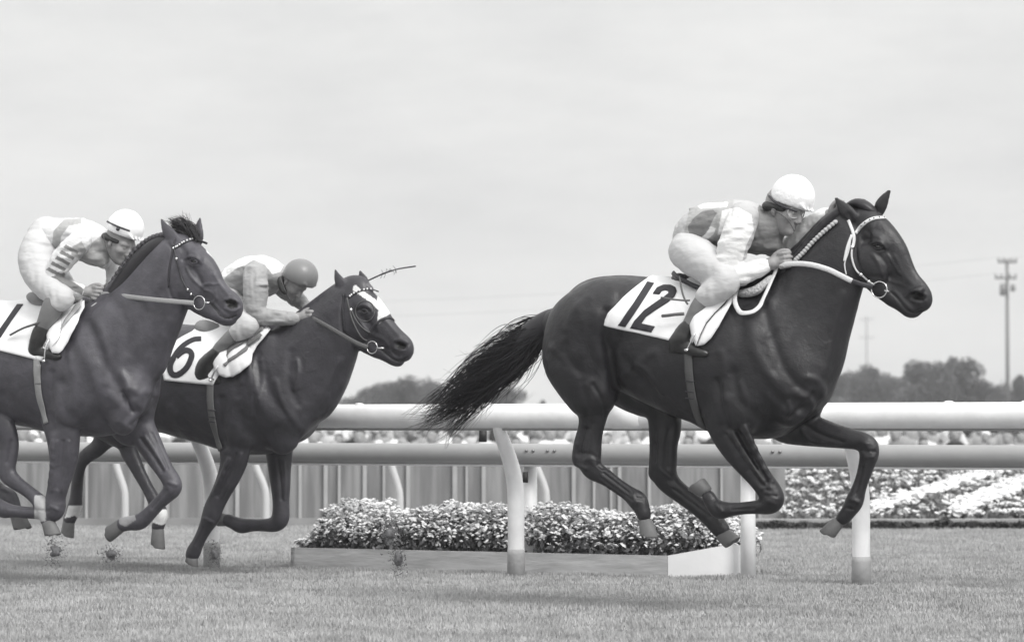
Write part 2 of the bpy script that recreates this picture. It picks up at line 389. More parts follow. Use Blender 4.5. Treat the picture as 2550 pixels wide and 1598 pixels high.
def rails():
    t = empty('gooseneck_rail', tuple(fline(1216))); inv = t.location
    tag(t, 'white upper running rail carried on curved gooseneck posts beside the horses', 'rail')
    a, b = fline(-450, -.25, 1.024), fline(2750, -.25, 1.024); mb = MB(); n = 40
    pts = [Vector(a+(b-a)*i/n)-inv for i in range(n+1)]
    # oval rail section with a slight lip underneath
    mb.tube(pts, .074, 20, flat=1.06); mb.build('rail_tube', white, t)
    mb = MB(); mb.tube([p-Vector((0, 0, .081)) for p in pts], .012, 6); mb.build('rail_lip', railgrey, t)
    for i in range(0, 10):
        p = Vector(fline(60+i*262+(i % 3)*40, -.25, 1.101))-inv; mb = MB(); mb.ball(p, .022, 8, (1.5, 1, .5)); mb.build('rail_bolt', white, t)
    for xf in (330, 1480, 2620):          # telescoped joints of the tube
        p = Vector(fline(xf, -.25, 1.024))-inv; d = Vector(fdir); mb = MB(); mb.tube([p-d*.10, p+d*.10], .0775, 20, flat=1.06); mb.build('rail_joint', white, t)
    for xf in (-330, 500, 1216, 2028, 2700):
        f = Vector(fline(xf))-inv; nn = Vector(Frame_n)
        prof = [(0, .02, .054), (0, .17, .054), (0, .45, .055), (.01, .56, .054), (.04, .66, .052), (.10, .76, .049), (.17, .85, .045), (.225, .92, .042), (.25, .985, .04)]
        P = catmull([np.array(q) for q in prof], 3); mb = MB()
        mb.tube([f+nn*q[0]+Vector((0, 0, q[1])) for q in P], [q[2] for q in P], 18); post = mb.build('post', white, t)
        mb = MB(); mb.tube([f+Vector((0, 0, -.05)), f+Vector((0, 0, .14)), f+Vector((0, 0, .172))], [.0575, .0575, .0565], 18); mb.build('post_base', sleeve, post)
    # lower rail on its own upright posts, half a metre further in
    t = empty('lower_rail', tuple(fline(1760, .5))); inv = t.location
    tag(t, 'grey lower rail on straight posts running just behind the white gooseneck rail', 'rail')
    a, b = fline(-450, .42, .776), fline(2800, .42, .776); pts = [Vector(a+(b-a)*i/n)-inv for i in range(n+1)]
    mb = MB(); mb.tube(pts, .070, 20, flat=1.0); mb.build('rail_tube', railgrey, t)
    mb = MB(); mb.tube([p-Vector((0, 0, .0735))+Vector(Frame_n)*.02 for p in pts], .008, 6); mb.build('rail_lip', white, t)
    for xf in (-60, 1249, 1762, 2560):
        f = Vector(fline(xf, .5))-inv; mb = MB(); mb.tube([f+Vector((0, 0, -.05)), f+Vector((0, 0, .70))], [.05, .046], 16); mb.build('post', white, t)
    for xf in (1240, 1290, 1820, 640):
        for d in (0, .05): mb = MB(); mb.ball(Vector(fline(xf, .35, .80))-inv+Vector(fdir)*d, .011, 8); mb.build('rail_screw', steel, t)
    for q, dim in ((fline(1238, .40, .625), (.035, .03, .07)), (fline(1138, .12, .90), (.05, .03, .085))):
        mb = MB(); mb.box(Vector(q)-inv, dim); mb.build('clamp', blackp, t)
rails()
# ---- planter with flowers
def flowers_mesh(area, n_fl, n_lf, hfun, fr_=.02, seed=3, lsz=.03, clump=None, zlo=.3):
    rg = np.random.RandomState(seed); V = []; F = []; MI = []
    ico = [(0,0,1),(.9,0,.3),(.28,.85,.3),(-.73,.53,.3),(-.73,-.53,.3),(.28,-.85,.3),(0,0,-.4)]
    fi = [(0,1,2),(0,2,3),(0,3,4),(0,4,5),(0,5,1),(6,2,1),(6,3,2),(6,4,3),(6,5,4),(6,1,5)]
    for i in range(n_fl):
        u, v = rg.rand(), rg.rand(); p = area(u, v)
        if clump is not None and not clump(p, rg): continue
        z = hfun(u, v, p)*(zlo+(1.02-zlo)*rg.rand()**.5); r = fr_*(.6+.8*rg.rand())
        b = len(V); ph = rg.rand()*6; c_, s_ = math.cos(ph), math.sin(ph); tx, ty = rg.randn()*.35, rg.randn()*.35
        for q in ico:
            x, y = q[0]*c_-q[1]*s_, q[0]*s_+q[1]*c_; j = 1+.25*rg.randn()
            V.append((p[0]+x*r*j, p[1]+y*r*j, p[2]+z+(q[2]*.7+tx*x+ty*y)*r))
        F += [tuple(k+b for k in t) for t in fi]; MI += [0]*10
    for i in range(n_lf):
        u, v = rg.rand(), rg.rand(); p = area(u, v); z = hfun(u, v, p)*rg.rand()*.95; r = lsz*(.5+rg.rand())
        a = rg.randn(3); a /= np.linalg.norm(a); c = np.cross(a, rg.randn(3)); c /= np.linalg.norm(c)+1e-6; b = len(V); P = np.array((p[0], p[1], p[2]+z))
        V += [tuple(P-a*r), tuple(P+c*r*.5), tuple(P+a*r), tuple(P-c*r*.5)]; F.append((b, b+1, b+2, b+3)); MI.append(1)
    return V, F, MI
petal = mat('white_petals', .72, .8, var=.25, vscale=20)
leafm = mat('bedding_leaves', (.16, .16, .165), .8, var=.5, vscale=9)
plank = mat('planter_boards', .50, .75, bump=.4, bscale=8, var=.22, vscale=3, stretch=(1, 1, 6))
plankw = mat('planter_white_boards', .8, .6, bump=.2, bscale=12, var=.05, vscale=5)
soil = mat('soil', .05, .95, bump=.8, bscale=30)
def planter():
    OFF = .32
    A = Vector(fline(686, OFF)); B = Vector(fline(1572, OFF)); 
    E = Vector(ground_at(1728, (B-Vector(CAM)).length-.05)); nn = -Vector(Frame_n); dd = Vector(fdir)
    E = B+(E-B); H = .135
    t = empty('flower_planter', tuple(B)); o = t.location
    tag(t, 'long low white edged planter full of pale flowers under the rails', 'planter')
    def panel(p, q, h0, h1, th, m, nm):
        d = (q-p).normalized(); no = Vector((d.y, -d.x, 0)); mb = MB(); v = []
        for pp, hh in ((p, h0), (q, h1)):
            for s_ in (0, -1):
                for z in (-.02, hh): v.append(pp-o+no*th*s_+Vector((0, 0, z)))
        mb.add(v, [(0, 4, 5, 1), (2, 3, 7, 6), (1, 5, 7, 3), (0, 1, 3, 2), (4, 6, 7, 5)]); return mb.build(nm, m, t, smooth=False)
    BE = B+dd*.004
    panel(A, B, H, H, .03, plank, 'front_board'); panel(BE, E, H, H+.075, .03, plankw, 'end_board')
    depth = .62; A2 = A+nn*depth; B2 = B+nn*depth+dd*.25
    panel(B2, A2, H, H, .03, plank, 'rear_board'); panel(A2, A, H, H, .03, plank, 'side_board')
    E2 = E+nn*.35; panel(E, E2, H+.07, H+.05, .03, plankw, 'corner_board')
    mb = MB(); i_ = Vector((0, 0, H-.03)); mb.add([A-o+i_+nn*.03, B-o+i_+nn*.03, E-o+i_+nn*.03, E2-o+i_, B2-o+i_, A2-o+i_-nn*.03], [(0, 1, 2, 3, 4, 5)]); mb.build('soil', soil, t, smooth=False)
    def area(u, v):
        if u < .88: p = A+(B-A)*(u/.88)
        else: p = B+(E-B)*((u-.88)/.12)*.9
        q = p-o+nn*(.04+v*(depth-.06)); return (q.x, q.y, H-.03)
    def hf(u, v, p):
        n_ = noise.noise((p[0]*2.1, p[1]*2.1, 3)); n2 = noise.noise((p[0]*6, p[1]*6, 1))
        e = min(1, u/.07, 1.0)*min(1, (1.0-u)/.10+.45)*min(1, v/.25+.55)
        return (.30+.09*n_+.05*n2)*max(.25, e)
    V, F, MI = flowers_mesh(area, 9500, 8000, hf, .0155, 5, .022, zlo=.42)
    f = mesh_obj('bedding_flowers', V, F, petal, t, smooth=False); f.data.materials.append(leafm); f.data.polygons.foreach_set('material_index', MI); tag(f, kind='stuff')
planter()
# ---- flower bank on the right, kerb
def bank():
    def gp(xf, D, z): r = ray('F', xf, 1000); p = CAM+r*D; return np.array((p[0], p[1], z))
    D0, D1, z1 = 28.4, 33.5, .58
    def area(u, v):
        xl = 1838+20*v; xf = xl+(2560-xl)*u; D = D0+(D1-D0)*v; z = .05+(z1-.05)*v**.9
        p = gp(xf, D, z); return (p[0], p[1], z)
    nu, nv = 60, 24; V = [area(i/nu, j/nv) for j in range(nv+1) for i in range(nu+1)]
    V = [(x, y, z+.02*noise.noise((x*3, y*3, 0))) for x, y, z in V]
    F = [(j*(nu+1)+i, j*(nu+1)+i+1, (j+1)*(nu+1)+i+1, (j+1)*(nu+1)+i) for j in range(nv) for i in range(nu)]
    bed = mesh_obj('flower_bed', V, F, mat('bed_soil', .17, .95, bump=.6, bscale=20, var=.3, vscale=6))
    tag(bed, 'sloping bank of pale flowers in rows with broad white diagonal bands', 'flower bed')
    # skirts so that the bank is solid
    mb = MB(); a = area(0, 0); b = area(1, 0); mb.add([(a[0], a[1], -.05), (b[0], b[1], -.05), b, a], [(0, 1, 2, 3)])
    side = [area(0, j/nv) for j in range(nv+1)]; mb.add([(p[0], p[1], -.05) for p in side]+side, [(j+1, j, j+nv+1, j+nv+2) for j in range(nv)])
    mb.build('bed_edge', soil, bed, smooth=False)
    BANDS = [((2060, 1212), (2413, 1103), 9), ((2255, 1212), (2440, 1140), 15), ((1990, 1190), (2150, 1100), 0)]
    def band_d(p):
        q = np.array(p)-CAM; d = q@FW; x, y = (1275+FPX*(q@RT)/d)/1.05678, (799-FPX*(q@UP)/d)/1.05678
        for (a, b, w_) in BANDS:
            if w_ and seg_dist(np.array([[x, y]]), [a, b])[0] < w_: return True
        return False
    rg = np.random.RandomState(14); spots = []
    for j in range(10):
        v = (j+.3)/10; n_ = 38
        for i in range(n_):
            u = (i+.5*(j % 2)+rg.randn()*.22)/n_; vv = min(.99, max(.01, v+rg.randn()*.018)); q = area(u, vv)
            if rg.rand() < .88 and not band_d(q): spots.append((q, .75+.5*rg.rand()))
    pick = []
    for (q, s_) in spots:
        for k in range(int(12*s_)): pick.append((q[0]+rg.randn()*.024*s_, q[1]+rg.randn()*.024, q[2]))
    V, F, MI = flowers_mesh(lambda u, v: pick[int(u*(len(pick)-1))], len(pick), 0, lambda u, v, p: .085, .021, 8, .05)
    f = mesh_obj('white_flowers', V, F, petal, bed, smooth=False); tag(f, kind='stuff')
    V, F, MI = flowers_mesh(area, 0, 14000, lambda u, v, p: .055, .02, 18, .035)
    f = mesh_obj('bed_leaves', V, F, mat('bed_leaf', .17, .8, var=.5, vscale=7), bed, smooth=False); tag(f, kind='stuff')
    rg = np.random.RandomState(4); V = []; F = []; pts = []
    while len(pts) < 2200:
        p = area(rg.rand(), rg.rand())
        if band_d(p): pts.append(p)
    mb = MB()
    V, F, MI = flowers_mesh(lambda u, v: pts[int(u*2199)], 2200, 500, lambda u, v, p: .075, .045, 9, .04)
    f = mesh_obj('white_band', V, F, petal, bed, smooth=False); f.data.materials.append(leafm); f.data.polygons.foreach_set('material_index', MI); tag(f, kind='stuff')
    # kerb strip and dark low hedge in front of the bank
    k = empty('bed_kerb', tuple(gp(2100, 28.0, 0))); tag(k, 'pale kerb with a dark clipped edging running in front of the flower bank', 'kerb'); o = k.location
    mb = MB(); n = 30; 
    v = []; f = []
    for i in range(n+1):
        xf = 1780+(2580-1780)*i/n
        for D, z in ((28.0, -.02), (28.0, .085), (28.2, .085), (28.2, -.02)): v.append(Vector(gp(xf, D, z))-o)
        if i: f += [((i-1)*4+a, i*4+a, i*4+a+1, (i-1)*4+a+1) for a in range(3)]
    mb.add(v, f); mb.build('kerb_stone', mat('kerb_concrete', .33, .9, var=.15, vscale=4), k, smooth=False)
    hd = []; rg = np.random.RandomState(2); mb2v = []; mb2f = []
    for i in range(9000):
        u = rg.rand(); xf = 1780+800*u; hgt = .055+.04*noise.noise((xf*.02, 0, 5))
        P = Vector(gp(xf, 27.75+.2*rg.rand(), hgt*rg.rand()))-o; a = Vector(rg.randn(3)).normalized(); c = a.cross(Vector(rg.randn(3))).normalized(); r = .02+.02*rg.rand(); b = len(mb2v)
        mb2v += [tuple(P-a*r), tuple(P+c*r*.5), tuple(P+a*r), tuple(P-c*r*.5)]; mb2f.append((b, b+1, b+2, b+3))
    e = mesh_obj('edging_plants', mb2v, mb2f, mat('dark_edging', .05, .8, var=.4, vscale=5), k, smooth=False); tag(e, kind='stuff')
bank()
# ---- infield mesh fence with pale posts
def mesh_fence():
    def gp(xf, D, z=0): r = ray('F', xf, 1000); p = CAM+r*D; return Vector((p[0], p[1], z))
    D = 28.9; o = gp(900, D); t = empty('mesh_fence', tuple(o)); tag(t, 'low grey mesh fence with pale uprights behind the lower rail', 'fence')
    m = bpy.data.materials.new('fence_mesh'); m.use_nodes = True; nt_ = m.node_tree; b = nt_.nodes['Principled BSDF']; b.inputs['Roughness'].default_value = .9
    tcn = nt_.nodes.new('ShaderNodeTexCoord'); mpn = nt_.nodes.new('ShaderNodeMapping'); mpn.inputs['Rotation'].default_value = (0, R(45), 0); mpn.inputs['Scale'].default_value = (1, 1, 1)
    nt_.links.new(tcn.outputs['Object'], mpn.inputs[0]); ck = nt_.nodes.new('ShaderNodeTexWave'); ck.inputs['Scale'].default_value = 14; ck.inputs['Distortion'].default_value = .4
    nt_.links.new(mpn.outputs[0], ck.inputs['Vector']); nn_ = nt_.nodes.new('ShaderNodeTexNoise'); nn_.inputs['Scale'].default_value = 4.5; nn_.inputs['Detail'].default_value = 4
    mp2 = nt_.nodes.new('ShaderNodeMapping'); mp2.inputs['Scale'].default_value = (2.6, 2.6, .25); nt_.links.new(tcn.outputs['Object'], mp2.inputs[0]); nt_.links.new(mp2.outputs[0], nn_.inputs['Vector'])
    mxx = nt_.nodes.new('ShaderNodeMath'); mxx.operation = 'MULTIPLY_ADD'; mxx.inputs[1].default_value = .16; nt_.links.new(ck.outputs['Fac'], mxx.inputs[0]); nt_.links.new(nn_.outputs[0], mxx.inputs[2])
    rr = nt_.nodes.new('ShaderNodeValToRGB'); rr.color_ramp.elements[0].position = .42; rr.color_ramp.elements[1].position = .78; rr.color_ramp.elements[0].color = (.165, .165, .168, 1); rr.color_ramp.elements[1].color = (.31, .31, .313, 1)
    nt_.links.new(mxx.outputs[0], rr.inputs[0]); nt_.links.new(rr.outputs[0], b.inputs['Base Color'])
    mb = MB(); a, c = gp(-80, D), gp(1850, D); L = (c-a).length
    mb.box((a+c)/2-o+Vector((0, 0, .33)), (L, .03, .70)); mb.build('mesh_panel', m, t, smooth=False)
    mb = MB(); mb.box((a+c)/2-o+Vector((0, -.04, .02)), (L, .12, .10)); mb.build('fence_footing', mat('footing', .26, .9, var=.2, vscale=3), t, smooth=False)
    pale = mat('pale_upright', .37, .7, var=.1, vscale=4)
    for i, (xf, wd) in enumerate([(18, .04), (130, .05), (205, .035), (345, .04), (395, .05), (560, .05), (640, .035), (708, .04), (768, .05), (800, .035), (860, .05), (905, .03), (962, .05), (1072, .06), (1100, .03), (1140, .05), (1352, .05), (1400, .03), (1460, .045), (1530, .04), (1590, .05), (1700, .03), (1790, .04), (1440, .03)]):
        mb = MB(); mb.box(gp(xf, D-.04)-o+Vector((0, 0, .34)), (wd*.75, .03, .66+.02*(i % 3))); mb.build('upright', pale, t, smooth=False)
    # curved thin posts of the far running rail
    pm = mat('far_post_paint', .55, .6, var=.05, vscale=3)
    for i, (x0, x1, yb) in enumerate(((272, 296, 1222), (600, 628, 1222), (921, 943, 1222), (1262, 1288, 1222))):
        rt = empty('far_rail_post', tuple(gp(x1, 27.9)))
        tag(rt, 'thin curved far post '+('at the left, framed by the left horse forelegs', 'seen between the forelegs of the middle horse', 'rising behind the left half of the planter flowers', 'just right of the middle gooseneck post')[i], 'post', 'thin curved posts before the mesh fence')
        dx = (x1-x0)*1.05678/(FPX/27.9); mb = MB(); P = catmull([np.array(q) for q in ((0, 0, -.03), (0, 0, .28), (-.02, 0, .40), (-dx*.8, 0, .56), (-dx*1.05, 0, .66))], 3)
        mb.tube([tuple(q) for q in P], .033, 10); mb.build('tube', pm, rt)
        mb = MB(); mb.tube([(0, 0, -.04), (0, 0, .06)], .038, 10); mb.build('foot', sleeve, rt)
mesh_fence()
# ------------------------------------------------------------------ crowd, trees, poles
def crowd():
    cols = [.82, .6, .85, .3, .05, .5, .8, .03, .2, .88]
    skins = mat('crowd_skin', .30, .6); hairs = [mat('crowd_hair', .03, .7), mat('crowd_grey_hair', .3, .7)]
    cm = [mat('crowd_cloth', c, .85) for c in cols]
    class FR0:
        pass
    protos = []
    rg = random.Random(5)
    for k in range(8):
        v = Vol(None, .017)
        lean = rg.uniform(-.08, .08)
        v.loc([(0, 0, .02, .15), (0, 0, .22, .135), (lean*.5, .02, .44, .145)], k=.05)
        v.loc([(lean*.5, .02, .50, .055), (lean, .02, .62, .05)], k=.03)
        v.loc([(lean, 0, .69, .088), (lean, -.02, .64, .07)], k=.02); v.loc([(lean, -.095, .67, .016)], k=.01)
        for s_ in (-1, 1):
            e = rg.choice([0, .12]); v.loc([(s_*.17+lean*.5, .02, .46, .055), (s_*.24, -.05, .26+e, .045), (s_*.12, -.25, .22+e*1.5, .036), (s_*.08, -.30, .23+e*1.6, .035)], k=.02)
            v.loc([(s_*.10, -.02, .06, .09), (s_*.20, -.40, .30, .07), (s_*.16, -.55, .04, .055), (s_*.16, -.66, .03, .04)], k=.03)
        f, lo = v.eval(); Vv, Q = nets(f); Vv = relax(lo+Vv*v.vox, Q, 1)
        me = mesh_obj('person', Vv, Q, skins); me_d = me.data; C.objects.unlink(me); bpy.data.objects.remove(me)
        # garment: a loose top
        v = Vol(None, .018); v.loc([(0, 0, .04, .17), (0, 0, .24, .152), (lean*.5, .02, .44, .158)], k=.05)
        for s_ in (-1, 1): v.loc([(s_*.17+lean*.5, .02, .46, .068), (s_*.24, -.04, .30+e*.5, .058)], k=.02)
        f, lo = v.eval(); Vs, Qs = nets(f); o2 = mesh_obj('shirt', relax(lo+Vs*v.vox, Qs, 1), Qs); sd_ = o2.data; C.objects.unlink(o2); bpy.data.objects.remove(o2)
        v = Vol(None, .018); v.loc([(lean, .02, .715, .088)], k=.02)
        if k % 3 == 0: v.loc([(lean, .05, .66, .075), (lean, .06, .58, .05)], k=.02)
        f, lo = v.eval(); Vs, Qs = nets(f); o2 = mesh_obj('hair', relax(lo+Vs*v.vox, Qs, 1), Qs); hd_ = o2.data; C.objects.unlink(o2); bpy.data.objects.remove(o2)
        protos.append((me_d, sd_, hd_))
    # shirt/hair meshes coloured per material copy
    var = []
    for (b_, s_, h_) in protos:
        for c in range(3):
            s2 = s_.copy(); s2.materials.append(cm[(len(var)*3+c*4) % 10]); h2 = h_.copy(); h2.materials.append([hairs[0], hairs[0], cm[0], hairs[1]][(len(var)+c) % 4]); var.append((b_, s2, h2))
    n = 0
    steps = MB()
    for row, D in enumerate((48.6, 50.0, 51.4, 53.0)):
        if row: steps.box((0, D+.75 if row < 3 else D+1.2, (0, .11, .24, .38)[row]/2), (24, 1.4 if row < 3 else 2.4, (0, .11, .24, .38)[row]-.004*row))
    tag(steps.build('lawn_terrace', turf, smooth=False), kind='structure')
    for row, D in enumerate((48.6, 50.0, 51.4, 53.0)):
        X0 = -D*.19; X1 = D*.185; x = X0+row*.2
        while x < X1:
            b_, s_, h_ = var[rg.randrange(len(var))]; o = bpy.data.objects.new('person', b_); C.objects.link(o)
            o.location = (x, D+(.55 if row else 0)+rg.uniform(-.12, .12), (0, .11, .24, .38)[row]); sc = rg.uniform(.88, 1.22); o.scale = (sc, sc, sc); o.rotation_euler = (0, 0, rg.uniform(-.5, .5))
            for nm, d in (('shirt', s_), ('hair', h_)): c = bpy.data.objects.new(nm, d); C.objects.link(c); c.parent = o
            tag(o, 'spectator sitting on the infield lawn, seen blurred between the two rails', 'spectator', 'spectators sitting behind the rails'); x += rg.uniform(.30, .56); n += 1
crowd()
foliage = [mat('tree_leaves', (.088, .089, .092), .85, var=.45, vscale=.8), mat('tree_leaves_pale', (.15, .152, .155), .85, var=.4, vscale=.9)]
bark = mat('bark', .09, .9, bump=.5, bscale=8)
def tree(xf, D, ytop, wpx, label, cat='tree', name='tree', pale=0, seed=0, kind=0):
    rg = np.random.RandomState(seed); s_ = FPX/D; base = wp(xf, 1000, D); H = CAMZ+(1000-ytop)*1.05678/s_; Wd = wpx*1.05678/s_/2*1.45
    t = empty(name, (base[0], base[1], 0)); tag(t, label, cat)
    mb = MB(); mb.tube([(0, 0, -.2), (.05*H*rg.randn()*.3, 0, H*.35), (0, 0, H*.6)], [H*.03, H*.022, H*.01], 8)
    for k in range(5):
        a = rg.rand()*6.28; mb.tube([(0, 0, H*(.2+.06*k)), (Wd*.35*math.cos(a), Wd*.35*math.sin(a), H*(.42+.06*k)), (Wd*.6*math.cos(a), Wd*.6*math.sin(a), H*(.55+.07*k))], [H*.014, H*.01, H*.004], 6)
    mb.build('trunk', bark, t)
    cl = []
    for k in range(26 if kind == 0 else 16):
        a = rg.rand()*6.28; rr = rg.rand()**.6*.80; z = rg.rand(); z = .10+z*.80 if kind else .16+.76*z; rr *= math.sqrt(max(.05, 1-((z-.38)/.62)**2))
        cl.append((Wd*rr*math.cos(a), Wd*rr*math.sin(a)*.8, H*(z*.90), Wd*(.22+.20*rg.rand()), H*(.10+.09*rg.rand())))
    V = []; F = []; n = 9000; ls = max(.09, H*.019)
    c_ = np.array([cl[i] for i in rg.randint(0, len(cl), n)]); u = rg.randn(n, 3); u /= np.linalg.norm(u, axis=1)[:, None]; u *= (rg.rand(n)**.35)[:, None]
    P = np.stack([c_[:, 0]+u[:, 0]*c_[:, 3], c_[:, 1]+u[:, 1]*c_[:, 3], c_[:, 2]+u[:, 2]*c_[:, 4]], 1)
    a = rg.randn(n, 3); a /= np.linalg.norm(a, axis=1)[:, None]; b = np.cross(a, rg.randn(n, 3)); b /= np.linalg.norm(b, axis=1)[:, None]; sz = (ls*(.5+rg.rand(n)))[:, None]
    V = np.stack([P-a*sz, P+b*sz*.6, P+a*sz, P-b*sz*.6], 1).reshape(-1, 3); V[:, 2] = np.maximum(V[:, 2], .02)
    mesh_obj('crown', V, np.arange(4*n).reshape(-1, 4), foliage[pale], t, smooth=False)
T = tree
DD = 210
T(930, DD, 874, 150, 'broad rounded tree just right of the middle horse muzzle', seed=1)
T(868, DD+6, 898, 90, 'small ragged tree leaning out on the left of the broad rounded tree', seed=2)
T(1010, DD+12, 884, 130, 'tree whose crown runs from the broad rounded tree towards the tail', seed=20)
T(1090, DD+16, 902, 110, 'tree behind the flying tail of the leading horse', seed=3)
T(1190, DD, 904, 160, 'tree seen between the tail and hind legs of the leading horse', seed=4)
T(1288, DD-20, 940, 34, 'tiny dark round bush just above the white rail behind the hindquarters', 'bush', 'bush', seed=5, kind=1)
T(775, DD+14, 918, 70, 'low bush beside the left utility pole', 'bush', 'bush', seed=6, kind=1)
T(825, DD+30, 932, 90, 'lowest pale bush between the left pole and the broad tree', 'bush', 'bush', seed=7, kind=1, pale=1)
T(1978, DD, 872, 70, 'tree directly in front of the leading horse chest', seed=8)
T(2030, DD+8, 852, 115, 'second tree to the right of the leading horse chest', seed=9)
T(2110, DD+15, 872, 120, 'lower tree between two taller ones right of the leading horse', seed=10)
T(2190, DD, 834, 130, 'first of the two tallest trees right of the leading horse', seed=11)
T(2262, DD+5, 826, 120, 'tallest tree, nearest on the left to the tall utility pole', seed=21)
T(2325, DD+10, 866, 100, 'lower tree touching the foot of the tall utility pole', seed=12)
T(2402, DD+6, 866, 60, 'tree at the right edge beyond the utility pole', seed=13)
T(2160, DD+40, 900, 460, 'long low pale bush line under the right trees', 'bush', 'bush', seed=14, kind=1, pale=1)
T(1985, DD-14, 915, 50, 'pale rounded bush above the white rail before the chest', 'bush', 'bush', seed=15, kind=1, pale=1)
T(960, DD+50, 924, 520, 'long low bush line behind the trees left of the tail', 'bush', 'bush', seed=16, kind=1)
T(560, DD+20, 900, 160, 'tree hidden behind the two chasing horses', seed=17)
woodp = mat('pole_wood', .17, .9, bump=.3, bscale=5)
def pole(xf, D, ytop, label, arms, r=.17):
    s_ = FPX/D; b = wp(xf, 1000, D); H = CAMZ+(1000-ytop)*1.05678/s_; t = empty('utility_pole', (b[0], b[1], 0)); tag(t, label, 'utility pole')
    mb = MB(); mb.tube([(0, 0, -.3), (0, 0, H)], [r, r*.65], 10); mb.build('shaft', woodp, t); tops = []
    for (y, wpx, off) in arms:
        z = CAMZ+(1000-y)*1.05678/s_; L = wpx*1.05678/s_; mb = MB(); mb.box((off, -.12, z), (L, .10, .12)); a = mb.build('crossarm', woodp, t, smooth=False)
        for k in (-.46, -.2, .2, .46):
            mb = MB(); mb.tube([(off+k*L, -.12, z+.05), (off+k*L, -.12, z+.22), (off+k*L, -.12, z+.26)], [.05, .07, .03], 8); mb.build('insulator', steel_g, a)
            tops.append(Vector((b[0]+off+k*L, b[1]-.12, z+.27)))
    return t, tops
steel_g = mat('insulator_glaze', .2, .4)
t1, tp = pole(2375, 175, 610, 'tall utility pole with crossarms and transformer near the right edge', [(617,44,.0),(655,50,-.1)], .13)
mb = MB(); z = CAMZ+(1000-678)*1.05678/(FPX/175); mb.tube([(-.3, -.25, z-.45), (-.3, -.25, z+.25)], .17, 12); mb.tube([(.3, -.25, z-.2), (.3, -.25, z+.2)], .14, 12); mb.build('transformer', steel_g, t1)
t2, tq = pole(798, 190, 855, 'thin utility pole rising between the middle horse neck and the trees', [(866,26,0)], .15)
t3, tr = pole(2043, 620, 745, 'faint distant pylon above the trees right of the leading horse', [(752,32,0),(795,36,0)], .2)
def wire(a, b, sag, label):
    mb = MB(); P = [a.lerp(b, k/24)-Vector((0, 0, sag*4*(k/24)*(1-k/24))) for k in range(25)]; o = P[0].copy()
    mb.tube([p-o for p in P], .006, 4); w_ = mb.build('overhead_wire', steel_g); w_.location = o; tag(w_, label, 'wire')
wire(tp[0], tp[0]+Vector((-60, 20, -2)), .9, 'uppermost thin overhead wire leading left from the tall pole')
wire(tp[4], tp[4]+Vector((-60, 20, -2)), .9, 'lower thin overhead wire leading left from the tall pole')
wire(tp[3], tp[3]+Vector((30, -5, 0)), .3, 'thin overhead wire leading out of the picture at the right')

# ------------------------------------------------------------------ haze over the infield distance
hz = bpy.data.materials.new('air_haze'); hz.use_nodes = True; ht = hz.node_tree; ht.nodes.remove(ht.nodes['Principled BSDF'])
pv = ht.nodes.new('ShaderNodeVolumePrincipled'); pv.inputs['Color'].default_value = (.98, .98, 1, 1); pv.inputs['Density'].default_value = .0008; ht.links.new(pv.outputs[0], ht.nodes['Material Output'].inputs['Volume'])
mb = MB(); mb.box((0, 340, 30.0), (420, 700, 62)); hb = mb.build('haze', hz, smooth=False); tag(hb, kind='stuff')
